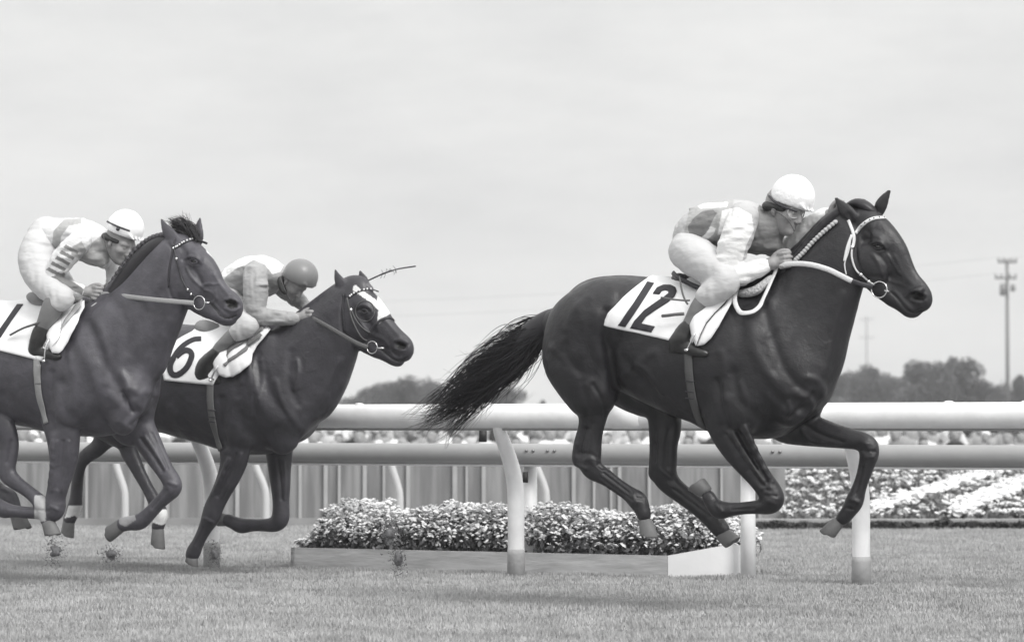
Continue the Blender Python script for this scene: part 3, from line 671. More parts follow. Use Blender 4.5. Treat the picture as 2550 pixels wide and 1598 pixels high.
# ------------------------------------------------------------------ horses
VOX = 0.0072
hoofm = mat('hoof_horn', .13, .6, bump=.3, bscale=30, var=.2, vscale=10)
eyem = mat('eye_dark', .008, .08, spec=.8)
def coat_mat(name, c, lo, rough):
    m = coat_base(name, c, lo, rough); t = m.node_tree; b = t.nodes['Principled BSDF']
    
    tcn = t.nodes.new('ShaderNodeTexCoord'); n = t.nodes.new('ShaderNodeTexNoise'); n.inputs['Scale'].default_value = 7; n.inputs['Detail'].default_value = 8; n.inputs['Roughness'].default_value = .7
    mpn = t.nodes.new('ShaderNodeMapping'); mpn.inputs['Scale'].default_value = (1.6, 1, .5); mpn.inputs['Rotation'].default_value = (0, R(25), 0)
    t.links.new(tcn.outputs['Object'], mpn.inputs[0]); t.links.new(mpn.outputs[0], n.inputs['Vector'])
    mr = t.nodes.new('ShaderNodeMapRange'); mr.inputs[1].default_value = .3; mr.inputs[2].default_value = .7; mr.inputs[3].default_value = rough-.10; mr.inputs[4].default_value = rough+.22
    t.links.new(n.outputs[0], mr.inputs[0]); t.links.new(mr.outputs[0], b.inputs['Roughness'])
    # short lying hair and fine veins
    n2 = t.nodes.new('ShaderNodeTexNoise'); n2.inputs['Scale'].default_value = 260; n2.inputs['Detail'].default_value = 2; mp2 = t.nodes.new('ShaderNodeMapping'); mp2.inputs['Scale'].default_value = (.22, 1, .8); mp2.inputs['Rotation'].default_value = (0, R(35), 0)
    t.links.new(tcn.outputs['Object'], mp2.inputs[0]); t.links.new(mp2.outputs[0], n2.inputs['Vector'])
    b2 = t.nodes.new('ShaderNodeBump'); b2.inputs['Strength'].default_value = .35; b2.inputs['Distance'].default_value = .003; t.links.new(n2.outputs[0], b2.inputs['Height'])
    old = b.inputs['Normal'].links[0].from_node; t.links.new(b2.outputs[0], old.inputs['Normal'])
    n3 = t.nodes.new('ShaderNodeTexNoise'); n3.inputs['Scale'].default_value = 6; n3.inputs['Detail'].default_value = 2; n3.inputs['Distortion'].default_value = .6; mp3 = t.nodes.new('ShaderNodeMapping'); mp3.inputs['Scale'].default_value = (1.2, .6, .7); mp3.inputs['Rotation'].default_value = (0, R(-30), 0)
    t.links.new(tcn.outputs['Object'], mp3.inputs[0]); t.links.new(mp3.outputs[0], n3.inputs['Vector'])
    s1 = t.nodes.new('ShaderNodeMath'); s1.operation = 'SUBTRACT'; s1.inputs[1].default_value = .5; t.links.new(n3.outputs[0], s1.inputs[0]); s2 = t.nodes.new('ShaderNodeMath'); s2.operation = 'ABSOLUTE'; t.links.new(s1.outputs[0], s2.inputs[0])
    s3 = t.nodes.new('ShaderNodeMapRange'); s3.inputs[1].default_value = 0; s3.inputs[2].default_value = .035; s3.inputs[3].default_value = 1; s3.inputs[4].default_value = 0; s3.interpolation_type = 'SMOOTHSTEP'; t.links.new(s2.outputs[0], s3.inputs[0])
    n4 = t.nodes.new('ShaderNodeTexNoise'); n4.inputs['Scale'].default_value = 3; t.links.new(tcn.outputs['Object'], n4.inputs['Vector']); s4 = t.nodes.new('ShaderNodeMapRange'); s4.inputs[1].default_value = .46; s4.inputs[2].default_value = .62; t.links.new(n4.outputs[0], s4.inputs[0])
    s5 = t.nodes.new('ShaderNodeMath'); s5.operation = 'MULTIPLY'; t.links.new(s3.outputs[0], s5.inputs[0]); t.links.new(s4.outputs[0], s5.inputs[1])
    b3 = t.nodes.new('ShaderNodeBump'); b3.inputs['Strength'].default_value = .13; b3.inputs['Distance'].default_value = .006; t.links.new(s5.outputs[0], b3.inputs['Height']); t.links.new(b3.outputs[0], b2.inputs['Normal'])
    return m
def coat_base(name, c, lo, rough):
    m = mat(name, (c*1.0, c*.96, c*1.13), rough, bump=.6, bscale=21, var=.26, vscale=11, spec=.5, attr=[('point', (lo, lo*.97, lo*1.12)), ('black', .004), ('whitemark', .72), ('sweat', c*2.1)], bdist=.008, sheen=0)  # 'black' paints the dark inside of nostrils and mouth into the coat
    return m
def ear(v, view, base, tip, r, lat, k=6):
    (bx, by), (tx, ty) = base, tip
    P = [(bx+(tx-bx)*u+(ty-by)*math.sin(u*3.14)*.05, by+(ty-by)*u-(tx-bx)*math.sin(u*3.14)*.05, lat, r*q, .5) for u, q in ((0, .82), (.3, .92), (.6, .62), (.85, .26), (1, .07))]
    v.chain(view, P, k=.012, sub=3)
def thick_poly(pl, w_):                  # stroke -> outline polygon
    P = catmull([np.array(p, float) for p in pl], 4); L = []; Rr = []
    for i, p in enumerate(P):
        d = P[min(i+1, len(P)-1)]-P[max(i-1, 0)]; d /= np.linalg.norm(d)+1e-9; n = np.array((-d[1], d[0]))*w_/2; L.append(p+n); Rr.append(p-n)
    return L+Rr[::-1]
def sculpt(o, fr, strokes, noise_amp=.0018):
    V = get_v(o).astype(float); Nn = np.zeros(len(V)*3, np.float32); o.data.vertices.foreach_get('normal', Nn); Nn = Nn.reshape(-1, 3)
    S = fr.to_src(V); c = fr.local(CAM); vd = c-V; vd /= np.linalg.norm(vd, axis=1)[:, None]; face = np.clip((Nn*vd).sum(1)*2.2, 0, 1)
    # long soft muscle bundles
    q = V*np.array((9, 9, 22)); ph = np.sin(q[:, 0]+1.7*np.sin(q[:, 2]*.35)+q[:, 1])*np.sin(q[:, 2]*.55+1.3*np.sin(q[:, 0]*.8))
    D = ph*noise_amp
    for (view, pts, w_, amp) in strokes:
        amp *= .85 if view in 'BJNR' else 1.15
        P = [src(view, *p) for p in catmull([np.array(p, float) for p in pts], 3)]; wpx = w_*VIEWS[view][2]
        P = np.array([(p[0], p[1]) for p in P]); lo = P.min(0)-3*wpx; hi = P.max(0)+3*wpx
        i = np.where((S > lo).all(1) & (S < hi).all(1) & (face > 0))[0]
        if len(i) == 0: continue
        d = seg_dist(S[i], list(P)); D[i] += amp*np.exp(-(d/wpx)**2)*face[i]
    V += Nn*D[:, None]; o.data.vertices.foreach_set('co', V.astype(np.float32).ravel()); o.data.update()
def hoof(fr, view, top, bot, lat, r0, r1, parent, m=None, toe=(1, 0), name='hoof'):
    a, mpp = fr.pt(view, *top, lat); b, _ = fr.pt(view, *bot, lat); a = Vector(a); b = Vector(b); ax = (b-a).normalized()
    t = Vector((toe[0], 0, toe[1])); t = (t-ax*t.dot(ax)).normalized(); sd_ = ax.cross(t); r0 *= mpp; r1 *= mpp; v = []; f = []; n = 18
    prof = [(-.12, .55), (0, .92), (.06, 1.0), (.5, 1.0), (.93, 1.0), (1.0, .96), (1.0, .80), (.93, .74), (.90, .2)]
    L = (b-a).length
    for (u, q) in prof:
        rr = (r0+(r1-r0)*max(u, 0))*q
        for k in range(n):
            an = 2*math.pi*k/n; c_, s_ = math.cos(an), math.sin(an); c_ = c_*(1.12 if c_ > 0 else .86)
            sh = t*(L*.18*max(u, 0)); v.append(a+ax*(L*u*(1 if c_ > 0 else .9))+sh+t*c_*rr+sd_*s_*rr*.88)
    for i in range(len(prof)-1):
        for k in range(n): f.append((i*n+k, i*n+(k+1) % n, (i+1)*n+(k+1) % n, (i+1)*n+k))
    f.append(tuple(range(n))); f.append(tuple((len(prof)-1)*n+k for k in range(n))[::-1])
    return mesh_obj(name, v, f, m or hoofm, parent)
def finish_horse(v, name, m, label, fr, strokes, eyes, marks=None):
    o = v.mesh(name, m, smooth_it=1); sculpt(o, fr, strokes)
    fr.place(o); tag(o, label, 'horse'); b = fast_bvh(o)
    for (view, x, y, r) in eyes:
        h = cast(fr, b, view, x, y, -.55*r)
        if h:
            mb = MB(); mb.ball(h[0], r, 16, (1.25, .8, 1)); mb.build('eye', eyem, o)
            q = h[0]; mb = MB()
            for sg, hh in ((1, .75), (-1, .7)):
                P = [Vector((q.x+(u-.5)*2.9*r, q.y-.012-.006*math.sin(u*3.14), q.z+sg*hh*r*math.sin(u*3.14)+.25*r*(.5-u))) for u in [k/8 for k in range(9)]]
                mb.tube(P, .0042, 6)
            mb.build('eyelid', m, o)
    if marks:
        V = get_v(o).astype(float); S = fr.to_src(V)
        for an, polys in marks.items():
            val = np.zeros(len(V))
            for (view, poly, side) in polys:
                k = inpoly(S, poly_src(view, poly)) & ((V[:, 1] < side[1]) & (V[:, 1] > side[0])); val[k] = 1
            attr(o, an, val)
    return o, b
def tail_mesh(fr, spine, n, m, parent, seed, spread, rad0=.0045, wild=.03, length=(.35, 1.0), name='tail'):
    # spine: local points with radius; hair strands follow it and drift apart towards the end
    rg = np.random.RandomState(seed); P = catmull([np.array(q) for q in spine], 6); mb_v = []; mb_f = []
    K = 14; NC = 46; cd_ = rg.randn(NC, 3)*wild; cb_ = rg.randn(NC, 3)*wild*.6; ca = rg.rand(NC)*6.283; cq = rg.rand(NC)**.5
    for i in range(n):
        u0 = rg.rand()**1.4*.55; u1 = min(1.0, u0+length[0]+(length[1]-length[0])*rg.rand()); ci = rg.randint(NC); a = ca[ci]+rg.randn()*.45; q0 = min(1, max(0, cq[ci]+rg.randn()*.16))
        drift = cd_[ci]+rg.randn(3)*wild*.22; bend = cb_[ci]+rg.randn(3)*wild*.15; pts = []
        for k in range(K):
            t = k/(K-1); u = u0+(u1-u0)*t; x = u*(len(P)-1); j = min(int(x), len(P)-2); f = x-j; q = P[j]*(1-f)+P[j+1]*f
            d = P[j+1][:3]-P[j][:3]; d = d/(np.linalg.norm(d)+1e-9); s1 = np.cross(d, (0, 1, 0)); s1 /= np.linalg.norm(s1)+1e-9; s2 = np.cross(d, s1)
            off = (s1*math.cos(a)+s2*math.sin(a)*.75)*q[3]*q0
            pts.append(q[:3]+off+drift*t**2*spread+bend*math.sin(t*math.pi)*spread)
        r0 = rad0*(.6+.8*rg.rand()); b = len(mb_v)
        for k, p in enumerate(pts):
            d = pts[min(k+1, K-1)]-pts[max(k-1, 0)]; d = d/(np.linalg.norm(d)+1e-9); s1 = np.cross(d, (0, 1, 0)); s1 /= np.linalg.norm(s1)+1e-9; s2 = np.cross(d, s1)
            r = r0*(1-(k/(K-1))**1.5*.85)
            for c in range(3): an = c*2.094; mb_v.append(p+(s1*math.cos(an)+s2*math.sin(an))*r)
            if k: mb_f += [(b+(k-1)*3+c, b+(k-1)*3+(c+1) % 3, b+k*3+(c+1) % 3, b+k*3+c) for c in range(3)]
    return mesh_obj(name, np.array(mb_v), np.array(mb_f), m, parent)
hair = mat('black_hair', (.018, .017, .02), .42, spec=.4)
# ---------------- horse with saddlecloth 12
fr12 = Frame(1690, 480)
def horse12():
    v = Vol(fr12, VOX)
    ch, el = v.chain, v.ell
    # trunk
    ch('F', [(1412,762,0,102,.82),(1470,778,0,118,.80),(1545,800,0,134,.78),(1620,822,0,146,.80),(1700,842,0,156,.76),(1775,850,0,152,.74),(1838,868,0,122,.86)], k=.06, sub=3)
    ch('F', [(1640,700,0,38,.8),(1720,688,0,38,.7),(1790,680,0,40,.6),(1840,690,0,50,.6)], k=.06)
    ch('F', [(1680,975,0,38,1.4),(1760,985,0,40,1.4),(1830,985,0,40,1.3)], k=.05)   # sternum
    # croup / haunch masses
    ch('F', [(1500,745,.10,70),(1430,745,.12,82),(1375,775,.12,82)], k=.05)
    ch('F', [(1520,745,-.10,70),(1450,750,-.12,80),(1400,780,-.12,80)], k=.05)
    ch('F', [(1350,770,0,50),(1322,770,0,36),(1300,762,0,26)], k=.04)
    # near hind
    ch('F', [(1378,785,.13,86,.9),(1368,840,.14,84,.85),(1382,890,.14,68,.85),(1396,935,.14,50,.9)], k=.05)
    el('F', 1412, 800, .19, 30, 70, .10, 10, k=.03)
    el('F', 1420, 925, .17, 20, 34, .07, 0, k=.025)
    ch('L', [(330,250,.14,125,.8),(345,380,.14,112,.8),(350,480,.14,96,.75),(337,580,.135,82,.7),(322,680,.13,82,.68),(322,760,.13,78,.65),(322,820,.13,72,.65),(352,880,.13,60,.72),(430,925,.13,50,.8),(520,990,.13,46,.85),(600,1045,.13,46,.9),(655,1090,.13,56,.9),(683,1140,.13,44,.9),(700,1195,.13,42)], k=.02, sub=3)
    el('L', 245, 815, .13, 36, 44, .03, 0, k=.02)      # point of hock
    ch('L', [(300,560,.13,26),(248,680,.13,20),(236,790,.13,24)], k=.02)     # hamstring tendon
    # far hind
    ch('F', [(1440,800,-.13,80,.9),(1470,870,-.14,76,.85),(1530,925,-.14,56,.85)], k=.05)
    ch('L', [(620,250,-.14,110,.8),(740,370,-.14,115,.8),(830,480,-.14,110,.75),(842,590,-.135,108,.62),(832,700,-.13,92,.6),(830,800,-.13,92,.6),(828,880,-.13,88,.6),(868,965,-.13,70,.68),(960,1045,-.13,60,.75),(1060,1120,-.13,56,.8),(1150,1190,-.13,62,.8),(1195,1250,-.13,54,.85),(1235,1300,-.13,54,.9)], k=.02, sub=3)
    el('L', 765, 900, -.13, 34, 44, .03, 0, k=.02)
    # near fore
    ch('F', [(1790,800,.12,80,.5),(1770,880,.16,70,.55),(1735,960,.16,62,.7)], k=.045)
    el('F', 1700, 985, .15, 40, 45, .06, 0, k=.03)
    ch('L', [(1240,470,.15,150,.6),(1280,610,.15,130,.62),(1350,740,.14,108,.68),(1430,850,.13,90,.72),(1500,945,.13,76,.8),(1558,1030,.12,74,.9),(1572,1090,.12,72,.9),(1520,1125,.12,48,.9),(1400,1137,.12,38),(1300,1146,.12,42),(1215,1150,.12,56,.9),(1165,1105,.12,42,.9),(1138,1055,.12,40)], k=.018, sub=3)
    ch('L', [(1260,600,.20,26),(1370,780,.185,22),(1480,930,.165,18)], k=.016)
    ch('L', [(1370,560,.21,30),(1450,740,.19,24),(1540,930,.165,18)], k=.016)
    # far fore
    ch('F', [(1880,850,-.12,80,.5),(1870,930,-.14,70,.6),(1862,985,-.15,58,.7)], k=.045)
    ch('M', [(400,540,-.15,130,.7),(530,590,-.15,112,.7),(680,625,-.14,92,.72),(820,655,-.13,70,.78),(935,678,-.13,58,.85),(995,715,-.13,60,.9),(1003,775,-.13,56,.9),(982,850,-.13,44),(958,930,-.13,40),(930,1010,-.13,42),(902,1095,-.13,54,.9),(865,1160,-.13,42),(820,1215,-.13,42)], k=.018, sub=3)
    # neck
    ch('F', [(1988,560,0,58,.62),(1962,625,0,74,.6),(1925,690,0,92,.58),(1888,755,0,108,.6),(1850,815,0,128,.68),(1825,865,0,138,.78)], k=.06)
    ch('F', [(1995,505,0,22,.8),(1950,545,0,26,.7),(1902,600,0,30,.65),(1850,650,0,36,.7)], k=.04)
    ch('F', [(1985,690,0,30,.8),(1955,790,0,36,.9),(1930,850,0,50,1.1)], k=.05)
    # breast
    el('F', 1880, 890, .09, 58, 70, .11, 0, k=.07); el('F', 1905, 890, -.07, 56, 70, .11, 0, k=.07)
    el('F', 1855, 950, .11, 40, 56, .07, 20, k=.05)
    # shoulder muscles
    el('F', 1790, 800, .13, 46, 110, .10, -28, k=.06); el('F', 1725, 920, .15, 60, 60, .10, 20, k=.05)
    # head
    ch('B', [(1085,450,0,95,.85),(1170,505,0,112,.9),(1265,620,0,135,.8),(1365,765,0,132,.66),(1430,900,0,118,.55),(1510,1030,0,100,.55),(1585,1120,0,100,.62),(1625,1180,0,96,.7),(1640,1215,0,84,.75)], k=.025)
    el('B', 1195, 870, .035, 185, 210, .055, 20, k=.02); el('B', 1195, 870, -.035, 185, 210, .055, 20, k=.02)
    ch('B', [(1180,1000,.035,95,.4),(1290,1120,.025,75,.5),(1400,1200,0,62,.9),(1500,1265,0,62,1.0),(1545,1290,0,62,.9),(1580,1290,0,56,.9)], k=.02)
    ch('B', [(1180,1000,-.035,95,.4),(1290,1120,-.025,75,.5),(1400,1200,0,62,.9)], k=.02)
    ch('B', [(1240,960,0,120,.45),(1380,1080,0,90,.5),(1500,1180,0,70,.6)], k=.03)
    el('B', 1635, 1265, 0, 55, 42, .03, 20, k=.012)
    el('B', 1250, 665, .066, 85, 50, .022, -40, k=.03); el('B', 1250, 665, -.066, 85, 50, .022, -40, k=.03)
    ch('B', [(1575,1165,.088,34),(1625,1185,.078,30)], k=.02, sub_op=True)   # nostril
    el('B', 1605, 1115, .045, 70, 34, .02, 15, k=.015)
    ear(v, 'B', (1010,440), (850,266), 62, .055); ear(v, 'B', (1245,400), (1352,198), 58, -.05)
    m = coat_mat('dark_bay_coat', .014, .010, .42)
    st = [('F', [(1428,735),(1426,775),(1430,810),(1442,855),(1447,915)], 11, -.012), ('F', [(1402,740),(1404,770),(1400,800),(1418,860),(1424,920)], 16, .009),
          ('F', [(1318,835),(1350,868),(1400,885)], 14, -.008), ('F', [(1300,820),(1330,850),(1375,905)], 9, .006), ('F', [(1345,700),(1375,760),(1372,830)], 16, .006), ('F', [(1370,900),(1385,960),(1380,1010)], 8, -.007),
          ('F', [(1470,845),(1530,915),(1600,965),(1660,995)], 12, -.008), ('F', [(1460,890),(1520,950),(1590,985)], 10, .007), ('F', [(1500,860),(1545,830),(1560,880)], 10, .005),
          ('F', [(1766,740),(1778,820),(1812,880),(1850,925)], 15, .010), ('F', [(1800,720),(1822,800),(1850,870),(1888,920)], 12, -.011), ('F', [(1745,770),(1740,850),(1718,920)], 14, -.008),
          ('F', [(1690,900),(1700,960),(1716,1008)], 10, -.013), ('F', [(1728,880),(1740,940),(1790,985)], 12, -.008), ('F', [(1880,925),(1895,935),(1902,948)], 11, .012), ('F', [(1905,890),(1930,900),(1940,930)], 10, .008), ('F', [(1860,980),(1890,960),(1915,930)], 8, -.012),
          ('F', [(1940,640),(1900,730),(1860,800),(1830,870)], 14, -.007), ('F', [(1985,700),(1960,800),(1945,880)], 12, .006), ('F', [(1850,660),(1830,720),(1800,770)], 14, -.006),
          ('L', [(1260,640),(1360,790),(1480,950),(1540,1010)], 16, -.010), ('L', [(1340,620),(1430,770),(1540,960)], 13, -.009), ('L', [(1300,620),(1400,780),(1515,960)], 13, .007), ('L', [(1390,580),(1480,760),(1580,960)], 12, .006),
          ('L', [(1540,1040),(1600,1075)], 14, .006), ('L', [(1490,1100),(1300,1125)], 10, -.004), ('L', [(340,560),(310,680),(290,790)], 18, -.009), ('L', [(300,800),(345,825),(400,880)], 14, .007), ('L', [(260,760),(320,770),(380,800)], 10, -.006), ('L', [(400,930),(520,1020),(620,1080)], 10, -.005),
          ('L', [(350,300),(420,420),(430,520)], 16, -.008), ('L', [(870,600),(850,720),(845,850)], 18, -.009), ('L', [(800,620),(790,760),(800,860)], 14, .005), ('L', [(900,1010),(1060,1130),(1150,1200)], 10, -.005),
          ('M', [(560,570),(680,640),(820,690)], 16, -.009), ('M', [(540,600),(600,680),(700,700)], 14, .006), ('M', [(980,700),(1010,760)], 14, .006), ('M', [(960,820),(930,940),(905,1050)], 10, -.005), ('M', [(450,420),(460,470),(430,520)], 16, .009), ('M', [(590,380),(610,440),(560,520)], 20, .008),
          # head: brow, socket, cheek edge, crest, veins, mouth
          ('B', [(1170,695),(1215,672),(1270,685),(1310,730)], 14, .009), ('B', [(1195,735),(1240,765),(1300,755)], 10, .005), ('B', [(1200,712),(1245,712),(1285,735)], 22, -.007), ('B', [(1120,560),(1165,600),(1150,660)], 30, -.008), ('B', [(1180,520),(1190,590),(1250,630)], 22, .006),
          ('B', [(1190,790),(1240,860),(1275,950),(1300,1010)], 17, .007), ('B', [(1260,800),(1320,880),(1345,980)], 22, -.009), ('B', [(1390,800),(1440,900),(1500,1000),(1560,1060)], 20, .005), ('B', [(1330,790),(1400,900),(1440,960)], 14, .006), ('B', [(1430,950),(1470,1000),(1470,1080)], 8, .004), ('B', [(1300,1010),(1380,1040),(1450,1060)], 16, .005), ('B', [(1180,985),(1290,1000)], 18, -.006),
          ('B', [(1360,1135),(1430,1200),(1490,1280),(1560,1325),(1640,1300)], 9, -.009), ('B', [(1400,1130),(1470,1210),(1530,1270)], 14, .005), ('B', [(1555,1130),(1620,1125),(1680,1160)], 15, .007), ('B', [(1550,1210),(1620,1230),(1680,1210)], 12, .005),
          ('B', [(1060,560),(1040,700),(1050,850),(1110,990),(1190,1090)], 14, -.010), ('B', [(975,420),(1010,500)], 18, -.012)]
    st += [('L', [(292,600),(268,700),(258,770)], 14, -.014), ('L', [(236,700),(226,790)], 12, .006), ('L', [(330,790),(372,812)], 16, .009), ('L', [(380,850),(410,870)], 10, -.007), ('L', [(250,850),(300,870)], 12, .006), ('L', [(420,900),(520,975),(610,1045)], 8, -.008), ('L', [(615,1050),(645,1100)], 14, .007), ('L', [(640,1070),(690,1075)], 10, -.005),
           ('L', [(1500,1000),(1560,1000)], 12, .007), ('L', [(1530,1050),(1600,1060)], 10, -.008), ('L', [(1550,1090),(1600,1110)], 14, .006), ('L', [(1450,1140),(1300,1150)], 8, -.006), ('L', [(1190,1110),(1230,1160)], 12, .007),
           ('M', [(950,690),(1000,700)], 14, .007), ('M', [(960,745),(1040,755)], 9, -.008), ('M', [(985,790),(1030,790)], 12, .006), ('M', [(960,860),(915,1040)], 8, -.007), ('M', [(880,1080),(930,1100)], 14, .007), ('M', [(850,1140),(900,1150)], 8, -.006), ('L', [(820,880),(880,930)], 16, .007), ('L', [(780,700),(770,820)], 14, -.009)]
    st += [('B', [(1572,1160),(1600,1172),(1640,1188)], 24, -.030), ('B', [(1500,1180),(1545,1130),(1600,1110)], 14, .005), ('F', [(1880,700),(1840,760),(1810,790)], 8, .004), ('F', [(1330,790),(1340,850),(1375,900)], 10, -.006), ('F', [(1385,700),(1350,740),(1330,800)], 10, .006), ('F', [(1460,700),(1470,760),(1450,820)], 14, -.006),
           ('F', [(1480,880),(1500,860),(1530,880),(1560,930)], 7, .006), ('F', [(1745,905),(1760,950),(1750,990)], 8, .006), ('F', [(1700,830),(1710,890),(1705,940)], 10, .006), ('F', [(1810,930),(1840,960),(1880,975)], 9, .006)]
    o, b = finish_horse(v, 'racehorse', m, 'dark glossy leading horse in the air, wearing the number 12 cloth', fr12, st, [('B', 1240, 716, .0185)],
        {'black': [('B', [(1545,1150),(1570,1135),(1620,1140),(1660,1170),(1665,1200),(1620,1212),(1570,1195),(1545,1172)], (-.2, .2)), ('B', thick_poly([(1370,1145),(1440,1215),(1500,1290),(1570,1325),(1640,1300)], 9), (-.2, .2))]})
    hoof(fr12, 'L', (704,1222), (706,1340), .13, 48, 66, o, toe=(1, .1)); hoof(fr12, 'L', (1228,1318), (1290,1395), -.13, 56, 66, o, toe=(1, .5))
    hoof(fr12, 'L', (1128,1030), (1070,955), .12, 50, 74, o, toe=(-1, -1)); hoof(fr12, 'M', (800,1230), (735,1340), -.13, 46, 60, o, toe=(-1, -1))
    # tail (local points from the survey)
    sp = []
    for (x, y, lat, r) in ((1300,757,0,22),(1262,790,0,34),(1225,830,0,44),(1180,868,0,44),(1140,900,-.02,40),(1100,940,-.03,28),(1055,978,-.03,14),(1020,1002,-.03,4)):
        q, mpp = fr12.pt('F', x, y, lat); sp.append((*q, r*mpp))
    t = tail_mesh(fr12, sp, 1250, hair, o, 11, 1.0, .0021, .07, (.2, .85))
    tv = Vol(fr12, .008); tv.chain('F', [(1312,752,0,26),(1275,775,0,30),(1240,808,0,30),(1200,850,0,26),(1165,885,0,16)], k=.03); tv.mesh('tail_dock', hair, o)
    # mane laid over the crest and forelock
    mv = Vol(fr12, .006); mv.chain('F', [(1995,492,.0,14),(1960,520,.01,15),(1920,562,.015,15),(1880,612,.02,16),(1850,645,.02,16)], k=.02, w=1.6); mv.mesh('mane', hair, o)
    fv = Vol(fr12, .004); fv.chain('B', [(960,350,0,22,1.6),(1040,318,0,32,1.6),(1120,345,0,42,1.5),(1200,400,0,30,1.5)], k=.02)
    fv.chain('B', [(1060,312,0,16),(1115,288,0,4)], k=.01); fv.mesh('forelock', hair, o)
    return o, b
H12, B12 = horse12()
# ---------------- horse with saddlecloth 1 (left edge)
fr1 = Frame(170, 412)
def horse1():
    v = Vol(fr1, VOX); ch, el = v.chain, v.ell
    ch('F', [(-150,812,0,100,.82),(-95,828,0,112,.80),(-30,842,0,122,.80),(40,856,0,132,.82),(110,862,0,138,.78),(180,872,0,138,.76),(238,885,0,114,.84),(272,895,0,92,.9)], k=.06)
    ch('F', [(60,752,0,34,.8),(130,745,0,36,.7),(200,745,0,38,.6),(245,770,0,44,.6)], k=.06)
    ch('F', [(110,975,0,34,1.4),(190,985,0,36,1.4),(260,985,0,36,1.3)], k=.05)
    ch('F', [(-80,780,.10,64),(-140,785,.12,76),(-180,815,.12,76)], k=.05); ch('F', [(-70,780,-.10,64),(-120,790,-.12,74),(-160,820,-.12,74)], k=.05)
    # near hind
    ch('F', [(-180,830,.13,78,.9),(-170,890,.14,72,.85),(-120,930,.14,60,.85),(-60,960,.14,46,.85)], k=.05)
    ch('K', [(-200,180,.14,120,.8),(-100,320,.14,110,.75),(10,440,.14,88,.7),(60,560,.13,72,.66),(55,660,.13,66,.64),(40,740,.13,64,.66),(62,800,.13,54,.74),(120,850,.13,44,.8),(190,900,.13,40,.85),(250,950,.13,42,.9),(295,1000,.13,50,.9),(320,1060,.13,40,.9),(328,1110,.13,40)], k=.02)
    el('K', 12, 745, .13, 30, 38, .03, 0, k=.02)
    # far hind (mostly out of the picture)
    ch('F', [(-130,850,-.13,70,.85),(-120,920,-.14,60,.8),(-90,980,-.13,40,.75),(-70,1030,-.13,28,.7),(-75,1080,-.13,26,.7),(-40,1120,-.13,18),(0,1160,-.13,17),(20,1175,-.13,20),(35,1205,-.13,15)], k=.02)
    # near fore
    ch('F', [(215,830,.12,74,.5),(195,900,.16,66,.55),(165,950,.16,60,.7)], k=.045)
    ch('K', [(420,380,.15,150,.6),(440,500,.15,128,.6),(445,620,.14,112,.62),(435,740,.13,92,.68),(412,850,.13,74,.78),(388,950,.12,66,.9),(385,1020,.12,66,.9),(360,1062,.12,48,.9),(280,1055,.12,38),(180,1050,.12,38),(80,1040,.12,42),(20,1030,.12,52,.9),(-40,985,.12,42,.9),(-80,950,.12,40)], k=.018)
    ch('K', [(380,560,.20,26),(370,720,.185,22),(352,880,.165,18)], k=.016)
    # far fore
    ch('F', [(310,880,-.12,76,.5),(305,950,-.14,62,.6),(310,1000,-.15,50,.7)], k=.045)
    ch('K', [(930,370,-.15,120,.7),(985,470,-.15,104,.7),(1040,570,-.14,90,.7),(1095,670,-.13,74,.75),(1150,760,-.13,60,.85),(1195,830,-.13,58,.9),(1205,880,-.13,56,.9),(1165,930,-.13,44),(1105,990,-.13,40),(1040,1060,-.13,42),(975,1115,-.13,50,.9),(900,1125,-.13,42,.9),(850,1135,-.13,42)], k=.018)
    # neck
    ch('F', [(432,590,0,34,.75),(410,622,0,58,.66),(380,662,0,76,.62),(346,718,0,94,.6),(306,778,0,108,.68),(262,836,0,122,.78)], k=.06)
    ch('F', [(404,576,0,18,.8),(352,606,0,22,.7),(310,650,0,24,.65),(272,705,0,30,.7)], k=.04)
    ch('F', [(418,700,0,22,.8),(374,790,0,28,.9),(352,855,0,36,1.1)], k=.05)
    el('F', 302, 920, .09, 54, 62, .11, 0, k=.07); el('F', 318, 920, -.07, 46, 62, .11, 0, k=.07); el('F', 288, 975, .11, 40, 50, .07, 10, k=.05)
    el('F', 220, 815, .13, 44, 100, .10, -28, k=.06); el('F', 150, 920, .15, 56, 56, .10, 20, k=.05)
    # head
    ch('J', [(1400,400,0,70,.85),(1465,450,0,88,.9),(1545,540,0,108,.85),(1615,650,0,112,.68),(1660,740,0,104,.56),(1725,810,0,88,.55),(1785,855,0,82,.62),(1820,885,0,78,.7),(1835,915,0,68,.75)], k=.025)
    el('J', 1480, 720, .035, 140, 165, .055, 25, k=.02); el('J', 1480, 720, -.035, 140, 165, .055, 25, k=.02)
    ch('J', [(1470,800,.035,80,.4),(1560,880,.025,62,.5),(1650,925,0,52,.9),(1730,965,0,50,1.0),(1780,980,0,52,.9),(1810,985,0,46,.9)], k=.02)
    ch('J', [(1470,800,-.035,80,.4),(1560,880,-.025,62,.5),(1650,925,0,52,.9)], k=.02)
    ch('J', [(1520,770,0,100,.45),(1630,840,0,75,.5),(1720,900,0,60,.6)], k=.03)
    el('J', 1850, 955, 0, 46, 38, .03, 20, k=.012)
    el('J', 1530, 500, .066, 66, 40, .022, -40, k=.03); el('J', 1530, 500, -.066, 66, 40, .022, -40, k=.03)
    ch('J', [(1792,865,.088,28),(1832,885,.078,26)], k=.02, sub_op=True)
    ear(v, 'J', (1395,400), (1262,204), 56, .055); ear(v, 'J', (1560,380), (1572,196), 44, -.05)
    m = coat_mat('bay_coat', .062, .042, .42)
